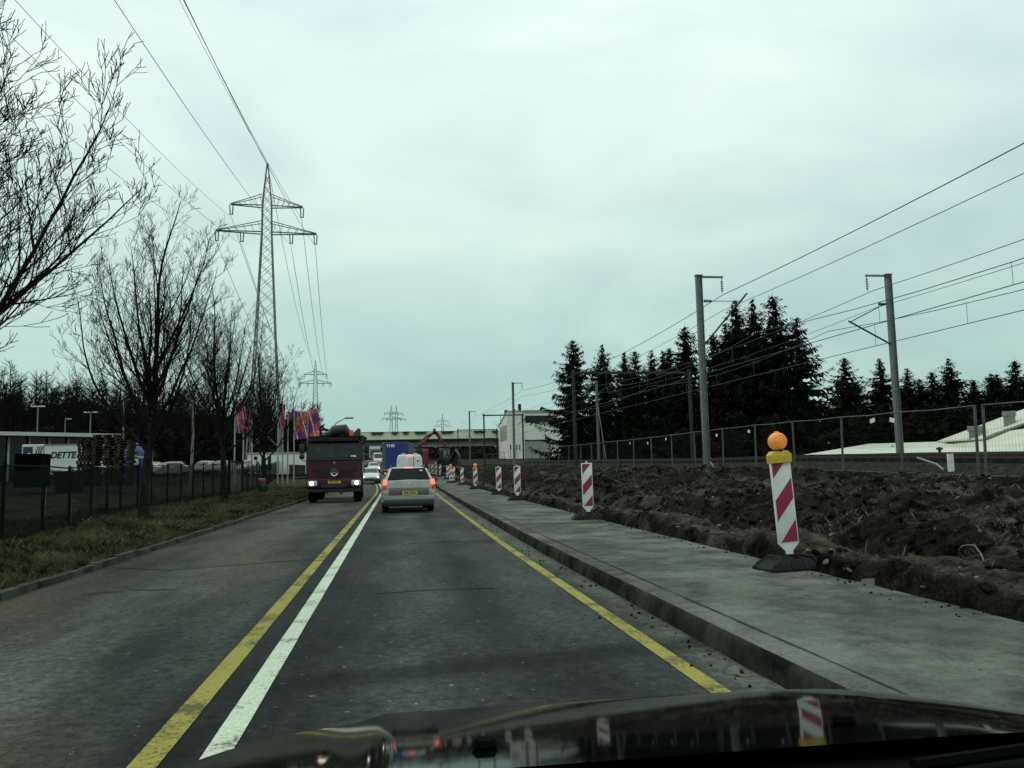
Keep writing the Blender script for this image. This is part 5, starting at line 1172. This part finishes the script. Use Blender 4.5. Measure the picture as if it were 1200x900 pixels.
b = MB(); b.cbox((.3, 2.2, 2.2), (.8, .8, 1.9), .05); b.tube([(.3, 2.2, 2.6), (.3, 2.2, 3.7)], .26, 10); b.build('crane_column', M['black'], t)
b = MB(); b.tube([(.3, 2.0, 3.55), (1.15, 2.0, 4.35), (1.95, 2.0, 5.0)], [.2, .18, .15], 6); b.tube([(.75, 1.75, 3.6), (1.5, 1.75, 4.85)], .08, 6); ob = b.build('main_boom', M['red_paint'], t, 40)
b = MB(); b.tube([(1.85, 2.0, 5.05), (2.15, 2.0, 5.1)], .34, 8); b.tube([(.2, 2.0, 3.8), (1.3, 2, 4.75)], .07, 6); b.build('boom_knuckle', M['black'], ob, 40)
b = MB(); b.tube([(2.05, 2.0, 5.05), (2.6, 2.0, 4.2), (3.3, 2.0, 3.35)], [.17, .15, .12], 6); b.build('jib', M['red_paint'], t, 40)
b = MB(); b.tube([(2.25, 1.8, 5.0), (3.0, 1.8, 4.1)], .06, 6); b.tube([(3.3, 2, 3.3), (3.35, 2, 2.6)], .07, 6); b.tube([(3.35, 2, 2.6), (3.05, 2, 2.1), (3.25, 2, 1.7)], .12, 6); b.tube([(3.35, 2, 2.6), (3.7, 2, 2.1), (3.45, 2, 1.7)], .12, 6); b.build('grab', M['black'], t)
wheels(t, 1.0, (2.0, 3.3, 8.6), .5, .34)
# dark excavator behind the beacons
t = thing('excavator', (5.9, 95, g(95)+.5), 'dark excavator working behind the distant beacons', 'excavator', rz=R(20))
for s in (-1, 1):
    b = MB(); b.prism([(-1.3, .15), (-1.0, 0), (1.0, 0), (1.3, .15), (1.35, .5), (1.1, .7), (-1.1, .7), (-1.35, .5)], s*.75-.2, s*.75+.2, 'x'); b.build('track', M['black'], t)
b = MB(); b.cbox((.15, .4, 1.2), (1.9, 2.0, .8), .08); b.build('engine_deck', M['darksteel'], t)
b = MB(); b.cbox((-.45, -.2, 1.95), (.95, 1.2, 1.5), .1); q = b.build('cab', M['black'], t)
b = MB(); b.box((-.45, -.815, 2.1), (.75, .03, .9)); b.build('cab_window', M['concrete'], q)
b = MB(); b.tube([(.35, -.4, 1.4), (.4, -1.6, 2.5), (.4, -2.6, 1.7), (.4, -2.8, .5)], [.2, .17, .13, .1], 6); b.build('digging_arm', M['black'], t, 40)
b = MB(); b.prism([(-2.5, .5), (-3.05, .5), (-3.1, .1), (-2.7, -.1)], .05, .75, 'x'); b.build('bucket', M['black'], t)
t = thing('site_box', (7.3, 100, bank_top(100)-.25), 'red steel site box on the earth behind the beacons', 'box')
b = MB(); b.cbox((0, 0, .5), (.95, .8, .85), .03); b.build('box_body', M['red_paint'], t)
b = MB(); b.cbox((0, 0, .97), (1.0, .85, .1), .02); b.build('lid', M['sign_red'], t)
for s in (-.25, .25): b = MB(); b.box((s, -.42, .5), (.05, .05, .7)); b.build('strap', M['maroon'], t)
# parked cars in the yard
GP = 'parked cars behind the fence'
src = car('pale parked car seen over the fence right of the thick trunk', (-23.5, 92, 1.25), R(160), 'hatch', 'plaster_grey', GP)
for i, (x, y, rz, lb) in enumerate(((-19.5, 92, 170, 'pale parked car between the thick trunk and the barred gate, behind two others'), (-21.5, 90, 95, 'pale parked car standing side on behind the green fence'), (-25.5, 94, 165, 'pale parked car partly hidden by the thick trunked tree'), (-17.2, 90, 165, 'pale parked car just left of the barred gate panel'), (-15.2, 92, 175, 'pale parked car behind the flagpoles'))):
    dup(src, (x, y, .85+g(y)), lb, rz=R(rz))

# red truck in the oncoming lane: built front at y=0 facing -y
t = thing('tipper_truck', (-2.72, 37.6, 0), 'maroon truck with lit headlights and a folded crane coming along the left lane', 'truck', rz=R(1.5))
b = MB()
b.loft([[(-1.22, y, .62), (1.22, y, .62), (1.25, y, .8), (1.25, y, 1.85), (1.19, y, 2.75), (1.08, y, 2.97), (-1.08, y, 2.97), (-1.19, y, 2.75), (-1.25, y, 1.85), (-1.25, y, .8)] if k else
        [(-1.16, y, .62), (1.16, y, .62), (1.19, y, .8), (1.19, y, 1.85), (1.12, y+.14, 2.75), (1.0, y+.26, 2.95), (-1.0, y+.26, 2.95), (-1.12, y+.14, 2.75), (-1.19, y, 1.85), (-1.19, y, .8)] for k, y in ((0, .0), (1, .1), (1, 2.1))])
b2 = MB()
cab = b.build('cab', M['maroon'], t, 30)
b = MB(); b.add([(x, y-.004, z) for x, y, z in ((-1.10, 0, 2.0), (1.10, 0, 2.0), (1.04, .12, 2.7), (-1.04, .12, 2.7))], [(0, 1, 2, 3)]); b.build('cab_inside', M['cab_dark'], t)
b = MB(); b.add([(x, y-.012, z) for x, y, z in ((-1.12, 0, 1.98), (1.12, 0, 1.98), (1.06, .125, 2.72), (-1.06, .125, 2.72))]+[(x, y+.03, z) for x, y, z in ((-1.12, 0, 1.98), (1.12, 0, 1.98), (1.06, .125, 2.72), (-1.06, .125, 2.72))], [(0, 1, 2, 3), (7, 6, 5, 4), (0, 4, 5, 1), (1, 5, 6, 2), (2, 6, 7, 3), (3, 7, 4, 0)]); b.build('windscreen', M['clear_glass'], t)
b = MB(); b.cbox((0, -.02, 1.92), (2.3, .06, .12), .02); b.tube([(-.9, -.045, 1.99), (-.1, -.035, 2.03)], .012, 5); b.tube([(.05, -.045, 1.99), (.85, -.035, 2.03)], .012, 5); b.build('wiper_panel', M['black'], t)
for s in (-1, 1): b = MB(); b.tube([(s*1.13, -.0, 1.95), (s*1.08, .12, 2.76)], .04, 6); b.build('pillar_trim', M['black'], t)
b = MB(); b.cbox((0, -.0, 2.79), (2.14, .22, .2), .03, rx=R(-14)); b.build('sun_visor', M['black_gloss'], t)
for x in (-.95, .92): b = MB(); b.lathe([(.035, -.02), (.035, .02)], (x, -.07, 2.85), 10, 'y'); b.build('marker_lamp', M['head_lit'], t)
b = MB(); b.cbox((0, -.02, 1.64), (2.0, .04, .4), .015); b.build('front_flap', M['maroon'], t)
b = MB(); b.cbox((0, -.012, 1.27), (1.75, .04, .46), .02); b.build('grille_back', M['black'], t)
for z in (1.1, 1.23, 1.36, 1.47): b = MB(); b.prism([(-.88+(1.47-z)*.3, z-.035), (.88-(1.47-z)*.3, z-.035), (.86-(1.47-z)*.3, z+.035), (-.86+(1.47-z)*.3, z+.035)], -.075, -.02); b.build('grille_slat', M['maroon'], t)
b = MB()
n = 28; b.lathe([(.125, -.105), (.155, -.12), (.165, -.105), (.155, -.09)], (0, 0, 1.34), n, 'y', closed=True)
for k in range(3):
    a = math.pi/2+k*2*math.pi/3; c_, s_ = math.cos(a), math.sin(a); w_ = .032
    b.add([(c_*.15, -.105, 1.34+s_*.15), (-s_*w_*.9, -.095, 1.34+c_*w_*.9), (0, -.125, 1.34), (s_*w_*.9, -.095, 1.34-c_*w_*.9)], [(0, 1, 2), (0, 2, 3)])
b.build('emblem', M['chrome'], t, 30, fix=False)
b = MB(); b.lathe([(.125, -.09), (.125, -.08)], (0, 0, 1.34), 24, 'y'); b.build('emblem_back', M['black'], t)
b = MB(); b.lathe([(.03, -.05), (.03, -.03)], (0, 0, 1.78), 10, 'y'); b.build('badge', M['chrome'], t)
b = MB(); b.cbox((0, .05, .86), (2.44, .36, .42), .06, 3); bp_ = b.build('bumper', M['maroon'], t, 40)
b = MB(); b.cbox((0, -.13, .73), (1.15, .06, .14), .02); b.build('bumper_intake', M['black'], bp_)
b = MB(); b.cbox((0, .2, .56), (2.3, .5, .2), .04); b.cbox((.3, .0, .46), (.12, .3, .2), .03); b.build('under_bumper', M['black'], t)
for s in (-1, 1):
    b = MB(); b.cbox((s*.95, -.13, .87), (.42, .08, .25), .05, 3); o = b.build('headlight', M['lamp_glass'], t, 40)
    b = MB(); b.lathe([(.02, -.185), (.085, -.18), (.095, -.165), (.095, -.15)], (s*.98, 0, .87), 16, 'y'); b.build('bulb', M['head_lit'], o, 40)
    b = MB(); b.tube([(s*1.15, .1, 2.7), (s*1.42, .02, 2.72), (s*1.42, .02, 1.92), (s*1.2, .1, 1.85)], .025, 6); q = b.build('mirror_arm', M['black'], t)
    b = MB(); b.cbox((s*1.42, .05, 2.42), (.22, .14, .42), .04, 2); b.cbox((s*1.42, .05, 2.07), (.22, .14, .22), .04, 2); b.build('mirror', M['black'], t, 40)
    b = MB(); b.box((s*1.235, .95, 2.28), (.03, .95, .6)); b.build('side_window', M['glass'], t)
    b = MB(); b.lathe([(.09, 2.99), (.09, 3.02), (.085, 3.22), (.05, 3.26)], (-.78 if s < 0 else .74, .55, 0), 12); b.build('warning_lamp', M['orange_lens'], t, 40)
    b = MB(); b.box((s*1.25, .05, 1.55), (.05, .05, .5)); b.build('handle', M['silver'], t)
b = MB(); b.box((0, -.14, .915), (.56, .015, .115)); q = b.build('number_plate', M['plate'], t)
text_mesh('plate_lettering', 'RZ 8446', .105, M['black'], q, (0, -.149, .915), ext=.001, bold=.003)
b = MB(); skinq(b, [(.72, -.02, 2.02), (.95, -.02, 2.02), (.95, -.008, 2.09), (.72, -.008, 2.09)], .004); b.build('window_sticker', M['sign_white'], t)
b = MB(); b.cbox((-.62, .5, 2.35), (.5, .4, .5), .15, 3); b.build('seat', M['concrete_dark'], t)
b = MB(); b.cbox((0, 4.9, 1.0), (1.0, 7.2, .3), .03); b.build('chassis', M['black'], t)
b = MB(); b.cbox((0, 5.9, 1.95), (2.5, 5.2, 1.3), .05); b.build('tipper_body', M['maroon'], t)
b = MB(); b.cbox((0, 2.75, 1.9), (.9, .7, 2.4), .06); b.tube([(-.35, 2.6, 3.1), (-.1, 2.5, 3.3), (.35, 2.5, 3.38), (.55, 2.6, 3.1)], [.22, .3, .28, .2], 10); b.tube([(-.65, 2.8, 3.05), (-.35, 2.8, 3.2), (0, 2.8, 3.1)], [.16, .22, .2], 10); b.tube([(.85, 2.6, 2.7), (.95, 2.6, 3.2), (1.05, 2.6, 3.42)], [.24, .18, .07], 8); b.tube([(1.0, 2.7, 2.6), (1.3, 2.7, 3.05)], [.2, .16], 8)
b.build('folded_crane', M['black'], t, 50)
wheels(t, 1.0, (1.15, 5.6, 6.95), .5, .36)
for s in (-1, 1): b = MB(); b.cbox((s*1.02, 1.15, 1.02), (.46, 1.15, .08), .03); b.cbox((s*1.02, 1.76, .7), (.46, .05, .6), .02); b.build('mudguard', M['black'], t)

# ------------------------------------------------------------------ our own car
t = thing('car', (.41, 0, 0), 'glossy black bonnet of the car the view is taken from', 'car')
HW = .88
def bz(x, y):                                # x relative to the car's centre line
    q = max(0, y-1.1); a0, a1 = R(7.6), R(12)
    z = .957-(math.tan(a0)*q+(math.tan(a1)-math.tan(a0))*q*q/2/1.0)
    z -= .045*max(0, y-1.78)**2*8
    t_ = abs(x)/HW
    z -= .05*max(0, t_-.50)**2.2/(.5**2.2)+.10*max(0, t_-.93)**1.5/(.07**1.5)
    z -= .018*(1-sm(-.52, -.42, x))+.006*sm(.3, .8, x)
    return z
def yfront(x): return 1.82-.4*(abs(x)/HW)**6
xs = [-HW+2*HW*i/90 for i in range(91)]
b = MB(); b.grid(xs, [i/40 for i in range(41)], lambda x, v: (x, 1.13+(yfront(x)-1.13)*v, bz(x, 1.13+(yfront(x)-1.13)*v))); b.build('bonnet', M['black_gloss'], t, 60, fix=False)
b = MB()
b.grid(xs, [0, .3, .7, 1], lambda x, v: (x*(1-.03*v), yfront(x)+.03*sm(0, .2, v)*(1-v), (bz(x, yfront(x))-.002)*(1-v)+.28*v)); b.build('front_bumper', M['black_gloss'], t, 60, fix=False)
for s in (-1, 1):
    b = MB(); n = 24
    b.grid([i/n for i in range(n+1)], [0, .1, .4, 1], lambda u, v: (s*(HW+.02*math.sin(min(1, v*2)*3.14)), .2+(yfront(HW)-.2)*u, (bz(HW, max(1.13, .2+(yfront(HW)-.2)*u)))*(1-v)+.25*v)); b.build('wing', M['black_gloss'], t, 60, fix=False)
b = MB(); n = 30
b.grid(xs[::3], [0, .15, .4, .7, 1], lambda x, v: (x*.985, .72+.43*v, (bz(x, 1.14)-.022)+.012*math.sin(v*3.14)+.02*(1-v)-.006*(v == 1)))
b.build('cowl', M['black_matt'], t, 60, fix=False)
for (x0, x1, zz) in ((-.55, .1, 0), (.25, .85, 0)):
    b = MB(); b.tube([(x0, 1.02, bz(x0, 1.14)+.006), ((x0+x1)/2, 1.06, bz((x0+x1)/2, 1.14)+.012), (x1, 1.0, bz(x1, 1.14)+.002)], .009, 6); b.build('wiper', M['black_matt'], t)
for s in (-.28, .3):
    b = MB(); b.lathe([(.016, 0), (.02, .006), (.014, .014)], (s, 1.28, bz(s, 1.28)), 10); b.build('washer_jet', M['black_matt'], t)
b = MB(); b.box((0, 1.0, .34), (1.3, 1.2, .2)); b.build('floor_pan', M['black_matt'], t)
wheels(t, .74, (1.05,), .33, .2)
